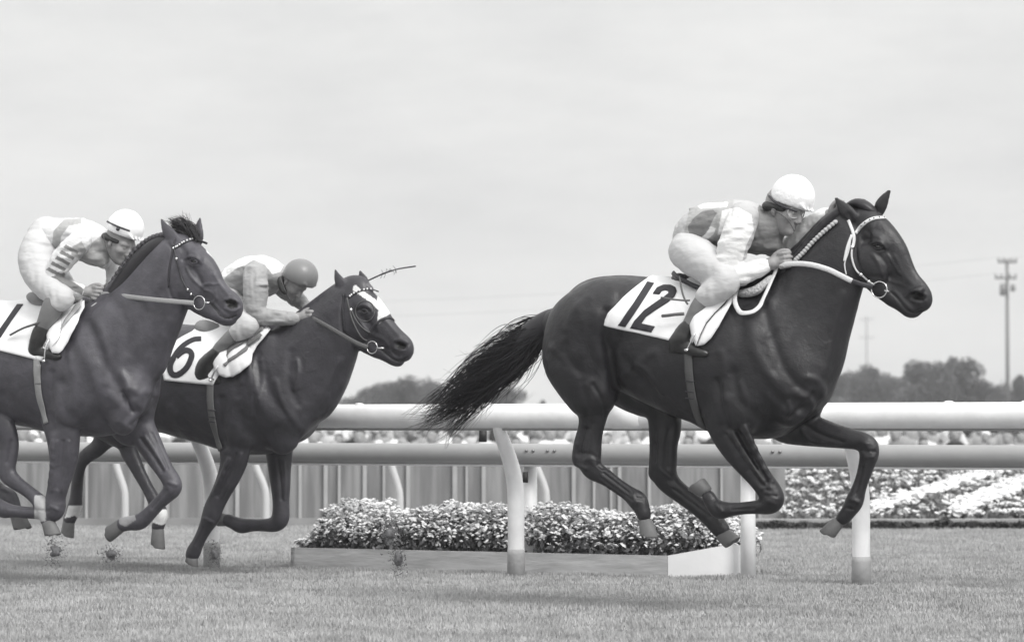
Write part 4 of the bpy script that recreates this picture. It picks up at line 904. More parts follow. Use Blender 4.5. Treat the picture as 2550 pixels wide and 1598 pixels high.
    st = [('J', [(1790,868),(1815,870),(1840,880)], 20, -.028), ('F', [(232,760),(255,830),(250,900)], 10, .008), ('F', [(165,840),(175,900),(170,960)], 10, .007), ('F', [(95,850),(100,900),(108,960)], 8, -.006), ('F', [(285,880),(300,905),(298,925)], 9, .010), ('F', [(262,930),(285,960),(280,990)], 10, .009), ('F', [(318,945),(330,970),(300,1000)], 9, .009), ('J', [(1455,515),(1495,500),(1545,515),(1575,550)], 11, .009), ('J', [(1480,550),(1515,572),(1560,566)], 9, .005), ('J', [(1480,530),(1520,530),(1555,548)], 17, -.007), ('J', [(1420,430),(1450,470),(1440,520)], 22, -.008),
          ('J', [(1465,590),(1500,660),(1560,720),(1590,740)], 12, .009), ('J', [(1520,600),(1560,660),(1580,710)], 16, -.009), ('J', [(1590,725),(1640,712),(1680,720),(1720,712)], 7, .006), ('J', [(1680,640),(1730,720),(1790,800)], 15, .006), ('J', [(1600,760),(1660,780),(1700,830)], 10, .006), ('J', [(1690,770),(1700,830),(1660,860)], 8, .005),
          ('J', [(1640,860),(1690,905),(1730,960),(1790,985),(1850,965)], 8, -.009), ('J', [(1670,860),(1720,910),(1770,950)], 11, .006), ('J', [(1770,838),(1820,830),(1870,858)], 12, .008), ('J', [(1775,910),(1830,930),(1880,905)], 10, .006),
          ('J', [(1370,420),(1330,560),(1320,700),(1350,820),(1440,880)], 12, -.011), ('J', [(1320,400),(1350,440)], 12, -.01),
          ('F', [(205,760),(235,830),(265,890),(300,940)], 13, -.012), ('F', [(180,770),(205,850),(235,910),(262,950)], 15, .010), ('F', [(290,925),(300,950),(312,968)], 5, -.016), ('F', [(305,915),(330,930),(335,970)], 10, .009), ('F', [(345,920),(370,935),(350,965)], 10, .008), ('F', [(310,1000),(340,975),(375,940)], 8, -.010),
          ('F', [(120,880),(118,950),(125,1010)], 11, -.013), ('F', [(145,900),(150,960),(190,1000)], 12, -.008), ('F', [(150,760),(150,840),(140,900)], 12, -.008), ('F', [(380,690),(340,750),(300,820)], 14, -.006), ('F', [(405,760),(388,810),(385,870)], 10, .006), ('F', [(260,700),(300,760),(300,830)], 14, -.006),
          ('F', [(10,930),(50,960),(90,985)], 12, -.008), ('K', [(440,560),(430,700),(400,880)], 14, -.008), ('K', [(480,560),(470,720),(430,900)], 12, .006), ('K', [(400,560),(385,720),(360,900)], 12, .006), ('K', [(360,1010),(400,1030)], 12, .006), ('K', [(340,1040),(200,1030),(60,1020)], 8, -.004),
          ('K', [(980,540),(1060,650),(1130,760)], 13, -.011), ('K', [(1010,520),(1090,640),(1150,740)], 10, .007), ('K', [(1060,500),(1120,620),(1170,740)], 10, -.006), ('K', [(1180,840),(1230,860)], 12, .006), ('K', [(1160,900),(1060,1020)], 9, -.005), ('K', [(80,560),(50,700)], 16, -.009)]
    o, b = finish_horse(v, 'racehorse', m, 'brown bay horse at the left with a small star, wearing the number 1 cloth', fr1, st, [('J', 1522, 540, .0185)],
        {'black': [('J', [(1770,850),(1795,832),(1840,838),(1866,865),(1862,895),(1820,912),(1785,895)], (-.2, .2)), ('J', thick_poly([(1645,868),(1690,910),(1730,962),(1790,985),(1850,962)], 8), (-.2, .2))],
         'whitemark': [('J', [(1612,418),(1632,425),(1660,455),(1668,492),(1676,500),(1668,510),(1640,482),(1620,462)], (-.2, .2))],
         'point': []})
    hoof(fr1, 'K', (328,1108), (350,1220), .13, 48, 62, o, toe=(1, .1)); hoof(fr1, 'F', (36,1205), (46,1250), -.13, 17, 23, o)
    hoof(fr1, 'K', (-85,945), (-150,880), .12, 46, 60, o, toe=(-1, -1)); hoof(fr1, 'K', (850,1130), (745,1175), -.13, 48, 58, o, toe=(-.6, -1))
    # white socks (skin-tight hair patches are painted on the body as marks below)
    V = get_v(o).astype(float); S = fr1.to_src(V); val = np.zeros(len(V)); a = o.data.attributes['whitemark']; a.data.foreach_get('value', (buf := np.zeros(len(V), np.float32)))
    val = buf.copy(); val[inpoly(S, poly_src('K', [(240,930),(316,930),(318,1112),(240,1112)])) & (V[:, 1] < 0)] = .5; val[inpoly(S, poly_src('K', [(830,1030),(935,1050),(950,1100),(880,1150),(830,1130)])) & (V[:, 1] > 0)] = .3
    attr(o, 'whitemark', val)
    bh = mat('brown_hair', (.045, .043, .047), .5); tuft = []
    for (x, y, lat, r) in ((1500,370,0,26),(1470,300,0,38),(1430,262,0,34),(1385,240,.01,22),(1340,225,.02,8)):
        q, mpp = fr1.pt('J', x, y, lat); tuft.append((*q, r*mpp))
    f1 = tail_mesh(fr1, tuft, 420, bh, o, 21, 1.0, .0022, .022, (.3, .8), name='forelock')
    tuft = []
    for (x, y, lat, r) in ((1400,330,0,30),(1450,270,0,40),(1500,280,0,30),(1535,340,0,14),(1550,380,0,6)):
        q, mpp = fr1.pt('J', x, y, lat); tuft.append((*q, r*mpp))
    tail_mesh(fr1, tuft, 380, bh, o, 22, 1.0, .0022, .016, (.3, .8), name='forelock')
    mv = Vol(fr1, .006); mv.chain('F', [(398,564,0.01,13),(374,580,.03,20),(343,608,.045,24),(309,650,.055,26),(279,694,.06,25),(252,730,.06,18)], k=.02, w=1.1); mm = mv.mesh('mane', hair, o)
    # plaited edge of the mane
    mb = MB(); P = catmull([np.array(q, float) for q in [(392,558),(362,566),(328,590),(294,632),(262,680),(238,718)]], 8)
    for i, p in enumerate(P[:-1]):
        q, _ = fr1.pt('F', p[0]-4, p[1]-6, .05); mb.ball(q, .013+.004*(i % 2), 7, (1.2, 1, 1))
    mb.build('plaits', mat('plait_hair', (.07, .068, .075), .6), mm)
    # tail, streaming back out of the picture
    sp = []
    for (x, y, lat, r) in ((-225,800,0,22),(-270,840,0,34),(-310,890,0,40),(-350,940,0,30),(-400,990,0,8)):
        q, mpp = fr1.pt('F', x, y, lat); sp.append((*q, r*mpp))
    tail_mesh(fr1, sp, 350, hair, o, 12, 1.0, .005, .05, (.4, .9))
    return o, b
H1, B1 = horse1()
# ---------------- horse with saddlecloth 6 (middle)
fr6 = Frame(560, 386)
def horse6():
    v = Vol(fr6, VOX); ch, el = v.chain, v.ell
    ch('F', [(262,868,0,92,.82),(315,880,0,106,.80),(375,888,0,116,.80),(440,898,0,124,.82),(510,910,0,130,.78),(575,920,0,132,.76),(628,930,0,116,.84),(662,945,0,92,.9)], k=.06)
    ch('F', [(470,815,0,30,.8),(540,805,0,32,.7),(610,798,0,34,.6),(650,815,0,40,.6)], k=.06)
    ch('F', [(510,1015,0,32,1.4),(580,1030,0,34,1.4),(640,1030,0,34,1.3)], k=.05)
    ch('F', [(330,845,.10,60),(275,850,.12,70),(235,875,.12,70)], k=.05); ch('F', [(340,845,-.10,60),(295,850,-.12,70),(260,875,-.12,70)], k=.05)
    # near hind
    ch('F', [(235,890,.13,70,.9),(245,950,.14,66,.85),(290,1000,.14,54,.85)], k=.05)
    ch('K', [(640,240,.14,130,.8),(740,380,.14,120,.75),(830,480,.14,96,.7),(885,570,.13,66,.66),(905,640,.13,56,.66),(935,700,.13,48,.74),(980,790,.13,42,.8),(1040,900,.13,40,.85),(1085,985,.13,44,.9),(1120,1060,.13,46,.9),(1110,1120,.13,38,.9),(1098,1160,.13,38)], k=.02)
    # far hind
    ch('F', [(270,890,-.13,66,.9),(280,950,-.14,60,.85),(260,1010,-.14,42,.8)], k=.05)
    ch('K', [(760,330,-.14,110,.75),(760,470,-.14,90,.7),(690,590,-.13,58,.62),(610,650,-.13,48,.62),(565,700,-.13,42,.66),(545,770,-.13,38,.8),(536,870,-.13,36),(530,960,-.13,40,.9),(520,1020,-.13,46,.9),(495,1075,-.13,38,.9),(480,1110,-.13,38)], k=.02)
    # near fore, reaching down and back
    ch('F', [(590,890,.12,70,.5),(575,950,.16,62,.55),(565,1010,.15,54,.7)], k=.045)
    ch('O', [(560,380,.15,160,.6),(570,500,.15,128,.6),(560,620,.14,106,.64),(520,740,.14,88,.68),(460,860,.13,72,.76),(410,960,.13,68,.88),(385,1040,.13,66,.88),(350,1110,.12,50,.9),(315,1180,.12,42),(280,1250,.12,42),(255,1300,.12,50,.9),(240,1340,.12,44,.9)], k=.018)
    ch('O', [(530,600,.20,24),(460,760,.185,20),(390,900,.165,18)], k=.016)
    # far fore, folded
    ch('F', [(690,930,-.12,66,.5),(675,990,-.14,58,.6)], k=.045)
    ch('O', [(900,440,-.15,120,.7),(910,560,-.15,104,.7),(915,680,-.14,86,.75),(922,800,-.13,72,.8),(925,900,-.13,60,.85),(925,990,-.13,60,.9),(915,1060,-.13,60,.9),(870,1095,-.13,50,.9),(790,1100,-.13,42),(700,1100,-.13,44),(620,1105,-.13,52,.9),(560,1080,-.13,42,.9),(510,1060,-.13,42)], k=.018)
    # neck
    ch('F', [(838,690,0,40,.62),(806,738,0,60,.6),(768,790,0,80,.6),(728,842,0,98,.62),(690,890,0,108,.7),(655,925,0,112,.78)], k=.06)
    ch('F', [(820,680,0,16,.8),(780,715,0,20,.7),(735,755,0,24,.65),(690,800,0,30,.7)], k=.04)
    ch('F', [(815,820,0,26,.8),(785,890,0,32,.9),(745,950,0,40,1.1)], k=.05)
    el('F', 690, 970, .09, 48, 56, .11, 0, k=.07); el('F', 705, 975, -.07, 42, 56, .11, 0, k=.07); el('F', 665, 1025, .1, 44, 46, .07, 10, k=.05)
    el('F', 605, 865, .13, 42, 94, .10, -28, k=.06); el('F', 545, 960, .15, 52, 54, .10, 20, k=.05)
    # head
    ch('N', [(1490,400,0,70,.85),(1550,440,0,88,.9),(1620,510,0,110,.85),(1690,600,0,108,.7),(1745,680,0,98,.6),(1810,740,0,86,.58),(1860,780,0,78,.65),(1885,805,0,72,.7),(1895,830,0,60,.75)], k=.025)
    el('N', 1545, 640, .035, 118, 150, .055, 25, k=.02); el('N', 1545, 640, -.035, 118, 150, .055, 25, k=.02)
    ch('N', [(1540,720,.035,75,.4),(1620,790,.025,56,.5),(1700,830,0,48,.9),(1780,870,0,44,1.0),(1825,890,0,44,.9),(1855,900,0,38,.9)], k=.018)
    ch('N', [(1540,720,-.035,75,.4),(1620,790,-.025,56,.5),(1700,830,0,48,.9)], k=.018)
    ch('N', [(1600,690,0,95,.45),(1700,760,0,72,.5),(1790,810,0,60,.6)], k=.03)
    el('N', 1905, 870, 0, 40, 34, .03, 20, k=.012)
    el('N', 1600, 490, .066, 60, 38, .022, -40, k=.03); el('N', 1600, 490, -.066, 60, 38, .022, -40, k=.03)
    ch('N', [(1845,775,.088,26),(1885,790,.078,24)], k=.02, sub_op=True)
    ear(v, 'N', (1450,370), (1374,214), 46, .055); ear(v, 'N', (1605,320), (1560,222), 32, -.05)
    m = coat_mat('brown_coat', .038, .022, .41)
    st = [('N', [(1850,782),(1872,788),(1895,795)], 18, -.026), ('F', [(615,850),(620,900),(612,950)], 7, .007), ('F', [(585,860),(592,920),(590,980)], 7, .006), ('F', [(650,900),(665,950),(690,985)], 9, .008), ('N', [(1545,500),(1585,482),(1630,500),(1655,535)], 10, .008), ('N', [(1560,535),(1600,552),(1640,545)], 9, .005), ('N', [(1560,515),(1600,515),(1635,530)], 17, -.007),
          ('N', [(1560,600),(1600,660),(1650,700)], 12, .008), ('N', [(1600,590),(1650,640),(1680,690)], 16, -.008), ('N', [(1720,560),(1790,640),(1860,720)], 14, .005), ('N', [(1690,720),(1740,740),(1780,790)], 12, .006),
          ('N', [(1700,800),(1760,850),(1810,890),(1860,905),(1910,880)], 8, -.011), ('N', [(1790,830),(1830,875),(1880,880)], 9, .008), ('N', [(1830,748),(1870,742),(1915,765)], 12, .008), ('N', [(1830,810),(1880,825),(1920,800)], 10, .006),
          ('N', [(1440,420),(1420,540),(1430,660),(1480,740),(1560,800)], 12, -.011),
          ('F', [(590,810),(615,870),(640,930),(670,970)], 13, -.010), ('F', [(570,820),(590,890),(615,950),(640,990)], 14, .009), ('F', [(700,850),(702,880),(694,915)], 6, .010), ('F', [(685,830),(680,900),(700,950)], 10, -.007), ('F', [(540,800),(545,860),(560,930)], 10, -.006), ('F', [(600,820),(600,880),(610,940)], 7, .006), ('F', [(560,840),(570,900)], 8, .006),
          ('F', [(520,940),(522,1000),(530,1050)], 10, -.012), ('F', [(560,960),(575,1010),(620,1045)], 12, -.007), ('F', [(770,760),(720,820),(690,870)], 14, -.006), ('F', [(800,850),(770,910),(745,980)], 10, .006), ('F', [(700,1000),(720,1020),(700,1050)], 10, .007), ('F', [(430,990),(470,1020),(520,1040)], 12, -.008), ('F', [(400,960),(430,1000)], 10, .006),
          ('O', [(580,560),(510,720),(440,880)], 14, -.009), ('O', [(620,560),(560,720),(480,880)], 12, .006), ('O', [(340,1050),(400,1080)], 12, .006), ('O', [(330,1120),(270,1250)], 8, -.005), ('O', [(900,600),(920,760),(930,900)], 12, -.008), ('O', [(950,620),(960,760),(950,900)], 10, .006)]
    o, b = finish_horse(v, 'racehorse', m, 'middle dark brown horse with a white face, wearing the number 6 cloth', fr6, st, [('N', 1600, 528, .0165)],
        {'black': [('N', [(1828,770),(1850,755),(1890,765),(1910,790),(1895,815),(1855,815),(1830,795)], (-.2, .2)), ('N', thick_poly([(1705,805),(1760,852),(1810,890),(1860,905),(1905,882)], 8), (-.2, .2))],
         'whitemark': [('N', [(1515,338),(1530,332),(1600,385),(1690,450),(1695,400),(1712,390),(1735,450),(1790,545),(1770,560),(1740,575),(1712,615),(1690,630),(1700,520),(1610,440),(1510,375)], (-.2, .2)),
                       ('K', [(478,1005),(590,1005),(560,1100),(520,1075),(450,1090)], (0, .3)), ('K', [(1050,1030),(1180,1030),(1170,1120),(1130,1140),(1060,1120)], (-.3, 0))]})
    hoof(fr6, 'K', (1098,1155), (1075,1290), .13, 44, 56, o, toe=(.6, -.4)); hoof(fr6, 'K', (478,1105), (450,1205), -.13, 44, 52, o, toe=(1, 0))
    hoof(fr6, 'O', (242,1330), (222,1395), .12, 46, 58, o, toe=(.4, -1)); hoof(fr6, 'O', (515,1062), (460,1040), -.13, 44, 56, o, toe=(-.4, -1))
    mv = Vol(fr6, .006); mv.chain('F', [(822,680,0,10),(785,708,.01,12),(750,740,.015,13),(715,770,.02,14)], k=.02, w=1.4); mv.mesh('mane', hair, o)
    fv = Vol(fr6, .004); fv.chain('N', [(1500,330,0,22,1.4),(1545,300,0,26,1.4),(1600,330,0,24,1.4),(1650,370,0,14,1.3)], k=.02); fv.mesh('forelock', mat('brown_forelock', (.09, .088, .095), .5), o)
    sp = []
    for (x, y, lat, r) in ((195,860,0,20),(150,868,0,30),(100,880,0,32),(50,895,0,24),(0,905,0,8)):
        q, mpp = fr6.pt('F', x, y, lat); sp.append((*q, r*mpp))
    tail_mesh(fr6, sp, 300, hair, o, 13, 1.0, .005, .04, (.4, .9))
    return o, b
H6, B6 = horse6()
# ------------------------------------------------------------------ tack
from mathutils.geometry import delaunay_2d_cdt
def panel(fr, b, view, poly, name, m, parent, off=.006, th=.003, bulge=0.0, step=None, dl=0.0, smooth=True, dense=True):
    P = [np.array(p, float) for p in poly]; P2 = []
    per = sum(np.linalg.norm(P[i]-P[i-1]) for i in range(len(P))); step = step or per/90
    for i in range(len(P)):
        a, c = P[i], P[(i+1) % len(P)]; n = max(1, int(np.linalg.norm(c-a)/step))
        for k in range(n): P2.append(a+(c-a)*k/n)
    nb = len(P2); arr = np.array(P2); lo = arr.min(0); hi = arr.max(0)
    if dense:
        gx, gy = np.meshgrid(np.arange(lo[0], hi[0], step), np.arange(lo[1], hi[1], step)); G = np.stack([gx.ravel(), gy.ravel()], 1)
        G = G[inpoly(G, P)]; d = seg_dist(G, P2+[P2[0]]); G = G[d > step*.6]; P2 += list(G)
    r = delaunay_2d_cdt([Vector((p[0], p[1])) for p in P2], [(i, (i+1) % nb) for i in range(nb)], [], 1, 1e-5)
    vv, ff = r[0], r[2]; XY = np.array([(p.x, p.y) for p in vv]); dd = seg_dist(XY, [p for p in P2[:nb]]+[P2[0]]); mx_ = max(dd.max(), 1e-6)
    V = []; last = Vector((0, 0, 1)); F_ = []; bad = set()
    for i, p in enumerate(XY):
        o_ = off+bulge*(1-(1-min(dd[i]/mx_, 1))**2); h = None
        for t in range(8):
            h = cast(fr, b, view, p[0], p[1]+t*2.5, o_)
            if h: break
        if h: V.append(h[0])
        else: V.append(Vector((0, 0, 0))); bad.add(i)
    F_ = [tuple(reversed(f)) for f in ff if not bad.intersection(f)]
    me_o = mesh_obj(name, V, F_, m, parent, smooth)
    md = me_o.modifiers.new('thick', 'SOLIDIFY'); md.thickness = th; md.offset = 0
    return me_o
def saddle_cloth(fr, b, view, rear, front, label, glyphs, hbody, extra=()):
    Rr = catmull([np.array(p, float) for p in rear], 5); Fr = catmull([np.array(p, float) for p in front], 5); nv = 22; nu = 26
    def at(L, v): x = v*(len(L)-1); j = min(int(x), len(L)-2); return L[j]*(1-(x-j))+L[j+1]*(x-j)
    G = []
    for j in range(nv):
        row = []
        for i in range(nu):
            p = at(Rr, j/(nv-1))*(1-i/(nu-1))+at(Fr, j/(nv-1))*(i/(nu-1)); h = None
            for t in range(24):
                h = cast(fr, b, view, p[0], p[1]+t*3, .010)
                if h: break
            row.append(h[0])
        G.append(row)
    for j in range(nv):
        for i in range(nu):
            q = G[j][i]; w_ = noise.noise((q.x*9, 3, q.z*6))*.006+noise.noise((q.x*22, 5, q.z*12))*.003; G[j][i] = q+Vector((0, -1, .2))*max(w_, -.004)*(j/nv)
    top = G[0]; K = 7; rows = []
    for j in reversed(range(1, nv)): rows.append([Vector((q.x, -q.y, q.z)) for q in G[j]])
    for k in range(K+1):
        row = []
        for q in top:
            y = -q.y*(1-2*k/K) if True else 0; hit = b.ray_cast(Vector((q.x, y, 3)), Vector((0, 0, -1)))
            z = hit[0].z+.010 if hit[0] else q.z; row.append(Vector((q.x, y, z if 0 < k < K else q.z)))
        rows.append(row)
    for j in range(1, nv): rows.append(G[j])
    V = [q for r in rows for q in r]; n = len(rows); F_ = [(j*nu+i, (j+1)*nu+i, (j+1)*nu+i+1, j*nu+i+1) for j in range(n-1) for i in range(nu-1)]
    cm = mat('white_cloth', .84, .85, bump=.3, bscale=25, var=.05, vscale=8)
    o = mesh_obj('saddle_cloth', V, F_, cm); md = o.modifiers.new('thick', 'SOLIDIFY'); md.thickness = .004; md.offset = 0
    fr.place(o); tag(o, label, 'saddle cloth'); nb_ = BVHTree.FromPolygons([tuple(v) for v in V], F_)
    for g_ in glyphs: panel(fr, nb_, view, g_, 'number', inkm, o, off=.005, th=.0016)
    return o, nb_
inkm = mat('black_ink', (.022, .021, .026), .7)
leather = mat('dark_leather', (.03, .029, .034), .45, bump=.2, bscale=60, spec=.5)
tan = mat('worn_leather', .10, .55, bump=.2, bscale=60)
webbing = mat('elastic_webbing', .085, .8, bump=.3, bscale=90)
lightweb = mat('pale_webbing', .26, .8, bump=.3, bscale=90)
pale = mat('white_leather', .70, .5, bump=.1, bscale=60)
rubber = mat('pimpled_rubber', .30, .7, bump=.6, bscale=160)
chrome = mat('bright_steel', .75, .22, metal=1)
padm = mat('white_pad', .84, .8, bump=.2, bscale=30)
fleece = mat('fleece', .55, .95, bump=1.0, bscale=90, bdist=.02)
def ring(mb, fr, view, x, y, lat, r, th):
    c, mpp = fr.pt(view, x, y, lat); r *= mpp; P = [Vector((c[0]+r*math.cos(a)*1.05, c[1]-.004*math.cos(a), c[2]+r*math.sin(a))) for a in [k*2*math.pi/28 for k in range(29)]]
    mb.tube(P, th, 7, cap=False)
def free_band(mb, fr, view, pts, wid, th=.0035, sub=6, up=(0, -1, 0)):
    P = catmull([np.array(p, float) for p in pts], sub); Q = [Vector(fr.pt(view, *p)[0]) for p in P]; mb.tube(Q, wid/2, 8, flat=th/(wid/2), up=up)
def beads(mb, fr, b, view, pts, n, r, off=.004):
    P = catmull([np.array(p, float) for p in pts], 8)
    for i in range(n):
        p = P[int(i/(n-1)*(len(P)-1))]; h = cast(fr, b, view, p[0], p[1], off)
        if h: mb.ball(h[0], r, 6)
def build(mb, name, m, parent): return mb.build(name, m, parent)
# --- number 12
def tack12():
    fr, b = fr12, B12
    cl, cb = saddle_cloth(fr, b, 'A', [(1015,850),(860,960),(745,1065),(660,1165),(635,1225)], [(1560,800),(1540,980),(1440,1180),(1330,1390)], 'white saddle cloth with the black number 12 on the dark leading horse',
        [[(982,890),(1037,902),(925,1075),(812,1242),(752,1228),(868,1065)], [(1025,985),(1060,935),(1110,915),(1165,915),(1205,935),(1216,965),(1200,1005),(1150,1050),(1040,1120),(975,1165),(940,1215),(1046,1238),(1016,1286),(850,1252),(880,1195),(960,1110),(1050,1050),(1110,1010),(1150,980),(1148,965),(1125,957),(1098,965),(1080,990)]], H12)
    s = empty('racing_saddle'); fr.place(s); tag(s, 'racing saddle with leaf shaped white flap under the leading jockey', 'saddle')
    panel(fr, b, 'S', [(1240,520),(1060,600),(880,720),(760,830),(695,930),(668,1050),(690,1160),(720,1240),(750,1312),(800,1180),(880,1020),(1000,890),(1120,780),(1215,650)], 'saddle_flap', padm, s, off=.035, th=.006, bulge=.022)
    panel(fr, b, 'S', [(1250,560),(1215,650),(1120,780),(1000,890),(880,1020),(800,1180),(750,1312),(850,1290),(940,1210),(1040,1060),(1130,900),(1200,780),(1235,680)], 'saddle_flap', padm, s, off=.022, th=.005, bulge=.012)
    mb = MB(); free_band(mb, fr, 'S', [(410,320,.13),(460,370,.16),(560,430,.17),(700,500,.17),(790,530,.17)], .026, .008); build(mb, 'cantle', leather, s)
    v = Vol(fr, .006); v.chain('S', [(480,400,.0,70),(640,480,0,75),(820,560,0,70),(1050,560,0,60),(1200,520,0,50)], k=.03, w=2.2); v.mesh('saddle_seat', leather, s)
    mb = MB(); free_band(mb, fr, 'S', [(500,370,.20),(515,480,.25),(540,600,.27),(575,690,.28),(610,745,.28)], .011); build(mb, 'stirrup_leather', tan, s)
    mb = MB(); strap(mb, fr, b, 'L', [(1000,30),(1002,100),(1006,200),(1025,350),(1058,480),(1095,580)], .046, .004, .006); g_ = build(mb, 'girth', webbing, s)
    mb = MB()
    for y in (265, 335, 380): strap(mb, fr, b, 'L', [(985,y),(1045,y+4)], .008, .003, .010)
    build(mb, 'girth_buckle', leather, g_)
    mb = MB(); free_band(mb, fr, 'S', [(700,1150,.33),(660,1230,.335),(600,1352,.335)], .009, .007); free_band(mb, fr, 'S', [(700,1150,.33),(700,1240,.24),(690,1352,.235)], .009, .007); free_band(mb, fr, 'S', [(585,1358,.34),(640,1362,.28),(690,1356,.23)], .024, .008, up=(0, 0, 1)); mb.ball(fr.pt('S', 596, 1358, .342)[0], .009, 8); build(mb, 'stirrup_iron', chrome, s)
    v = Vol(fr, .006); v.chain('S', [(1290,600,.13,30),(1400,590,.14,44),(1520,560,.14,44),(1600,500,.13,36),(1680,430,.11,30),(1740,380,.1,24)], k=.02); v.mesh('fleece_pad', fleece, s)
    br = empty('bridle'); fr.place(br); tag(br, 'pale bridle and reins with studded browband on the leading horse', 'bridle')
    mb = MB(); Q = strap(mb, fr, b, 'B', [(1030,595),(1085,530),(1150,480),(1220,455),(1300,452)], .019, .004); bb = build(mb, 'browband', pale, br)
    mb = MB(); beads(mb, fr, b, 'B', [(1045,580),(1085,530),(1150,480),(1220,455),(1290,452)], 8, .0042, .007); build(mb, 'stud', leather, bb)
    mb = MB(); strap(mb, fr, b, 'B', [(968,470),(985,520),(1008,580),(1020,640),(1008,720)], .017, .004); strap(mb, fr, b, 'B', [(1008,690),(998,760),(1000,820),(1025,900),(1065,955),(1110,990),(1165,1035),(1210,1062)], .010, .004); build(mb, 'cheekpiece', pale, br)
    mb = MB(); strap(mb, fr, b, 'B', [(1000,610),(965,700),(945,780),(932,850)], .014, .004); strap(mb, fr, b, 'B', [(990,640),(970,760),(935,860),(938,920),(948,970)], .007, .003); build(mb, 'throatlatch', pale, br)
    mb = MB()
    for (x, y) in ((1000,722),(1085,972),(1160,1030)):
        h = cast(fr, b, 'B', x, y, .006); mb.box(h[0], (.016, .006, .018))
    build(mb, 'buckle', chrome, br)
    mb = MB(); ring(mb, fr, 'B', 1252, 1110, .075, 74, .0032); free_band(mb, fr, 'B', [(1300,1118,.078),(1345,1128,.07)], .009, .007); build(mb, 'bit_ring', chrome, br)
    mb = MB(); free_band(mb, fr, 'B', [(1190,1085,.08),(1100,1065,.10),(990,1028,.13)], .026, .004); build(mb, 'rein_billet', leather, br)
    mb = MB(); free_band(mb, fr, 'B', [(1000,1032,.128),(900,982,.15),(780,925,.165),(640,885,.165),(520,872,.15),(400,878,.13),(340,900,.115)], .027, .004)
    strap(mb, fr, b, 'S', [(1860,250),(1820,370),(1760,500),(1660,720),(1540,860),(1420,900),(1310,860),(1255,760),(1262,640),(1320,510),(1400,380)], .025, .004, .03, lat=.12); build(mb, 'rein', mat('white_rein', .72, .6, bump=.5, bscale=150), br)
    mb = MB(); P = catmull([np.array(q, float) for q in [(862,495),(760,580),(660,675),(570,775),(495,850)]], 8)
    for i, p in enumerate(P):
        h = cast(fr, b, 'B', p[0], p[1], .012)
        if h: mb.ball(h[0], .0085+.0035*(i % 2), 7, (1.15, 1, 1))
    build(mb, 'plaits', mat('pale_plait_wool', .48, .9), H12)
# --- number 1
def tack1():
    fr, b = fr1, B1
    cl, cb = saddle_cloth(fr, b, 'J', [(-60,880),(-120,960),(-200,1080),(-240,1180)], [(560,850),(530,1000),(430,1150),(330,1320)], 'white saddle cloth with one black slanted stroke on the horse at the left edge', [[(135,878),(184,878),(95,1005),(5,1140),(-50,1140),(50,1000)]], H1)
    s = empty('racing_saddle'); fr.place(s); tag(s, 'racing saddle with rounded white flap under the leftmost jockey', 'saddle')
    panel(fr, b, 'J', [(690,870),(590,900),(480,980),(410,1060),(385,1130),(395,1200),(430,1262),(470,1270),(520,1240),(560,1180),(610,1080),(650,990),(690,920)], 'saddle_flap', padm, s, off=.03, th=.006, bulge=.022)
    panel(fr, b, 'J', [(700,880),(640,930),(560,1030),(500,1130),(440,1225),(470,1190),(540,1090),(620,1000),(690,930)], 'fold_shade', mat('fold_shade_grey', .42, .8), s, off=.057, th=.003)  # grey strip paints the shade of the fold onto the white flap
    v = Vol(fr, .006); v.chain('J', [(255,815,.05,34),(330,850,.06,42),(420,880,.03,44),(560,860,.0,44),(650,850,0,36)], k=.03, w=1.8); v.mesh('saddle_seat', mat('grey_saddle', .22, .6), s)
    mb = MB(); strap(mb, fr, b, 'J', [(292,1290),(290,1400),(300,1500)], .044, .004, .006); strap(mb, fr, b, 'K', [(265,20),(262,120),(275,240),(300,330),(325,430)], .044, .004, .006); build(mb, 'girth', lightweb, s)
    mb = MB(); free_band(mb, fr, 'J', [(385,1150,.31),(360,1210,.33),(348,1320,.33)], .010, .007); free_band(mb, fr, 'J', [(385,1150,.31),(385,1220,.25),(378,1325,.24)], .010, .007); free_band(mb, fr, 'J', [(340,1318,.34),(365,1325,.28),(385,1322,.23)], .024, .008, up=(0, 0, 1)); build(mb, 'stirrup_iron', chrome, s)
    v = Vol(fr, .006); v.chain('J', [(700,930,.12,24),(760,905,.13,34),(820,860,.12,30),(860,800,.1,22)], k=.02); v.mesh('fleece_pad', fleece, s)
    br = empty('bridle'); fr.place(br); tag(br, 'dark bridle with white beaded browband on the horse with the small star', 'bridle')
    mb = MB(); strap(mb, fr, b, 'J', [(1370,440),(1420,405),(1480,378),(1550,372),(1625,398)], .014, .004); bb = build(mb, 'browband', leather, br)
    mb = MB(); beads(mb, fr, b, 'J', [(1385,425),(1430,395),(1490,370),(1550,366),(1605,380)], 13, .0062, .007); build(mb, 'stud', padm, bb)
    mb = MB(); strap(mb, fr, b, 'J', [(1375,360),(1365,420),(1385,520),(1410,620),(1440,700),(1480,770),(1530,815)], .010, .004); build(mb, 'cheekpiece', leather, br)
    mb = MB(); strap(mb, fr, b, 'J', [(1360,400),(1345,500),(1330,620),(1325,740)], .010, .004); build(mb, 'throatlatch', leather, br)
    mb = MB()
    for (x, y) in ((1358,435),(1385,520),(1475,760),(1500,795)):
        h = cast(fr, b, 'J', x, y, .006); mb.box(h[0], (.012, .006, .016))
    build(mb, 'buckle', chrome, br)
    mb = MB(); ring(mb, fr, 'J', 1562, 862, .075, 54, .0032); free_band(mb, fr, 'J', [(1600,860,.078),(1645,862,.07)], .009, .007); build(mb, 'bit_ring', chrome, br)
    mb = MB(); free_band(mb, fr, 'J', [(1520,865,.09),(1400,855,.13),(1200,838,.165),(1000,815,.16),(860,798,.13),(790,795,.11)], .029, .004); build(mb, 'rein', rubber, br)
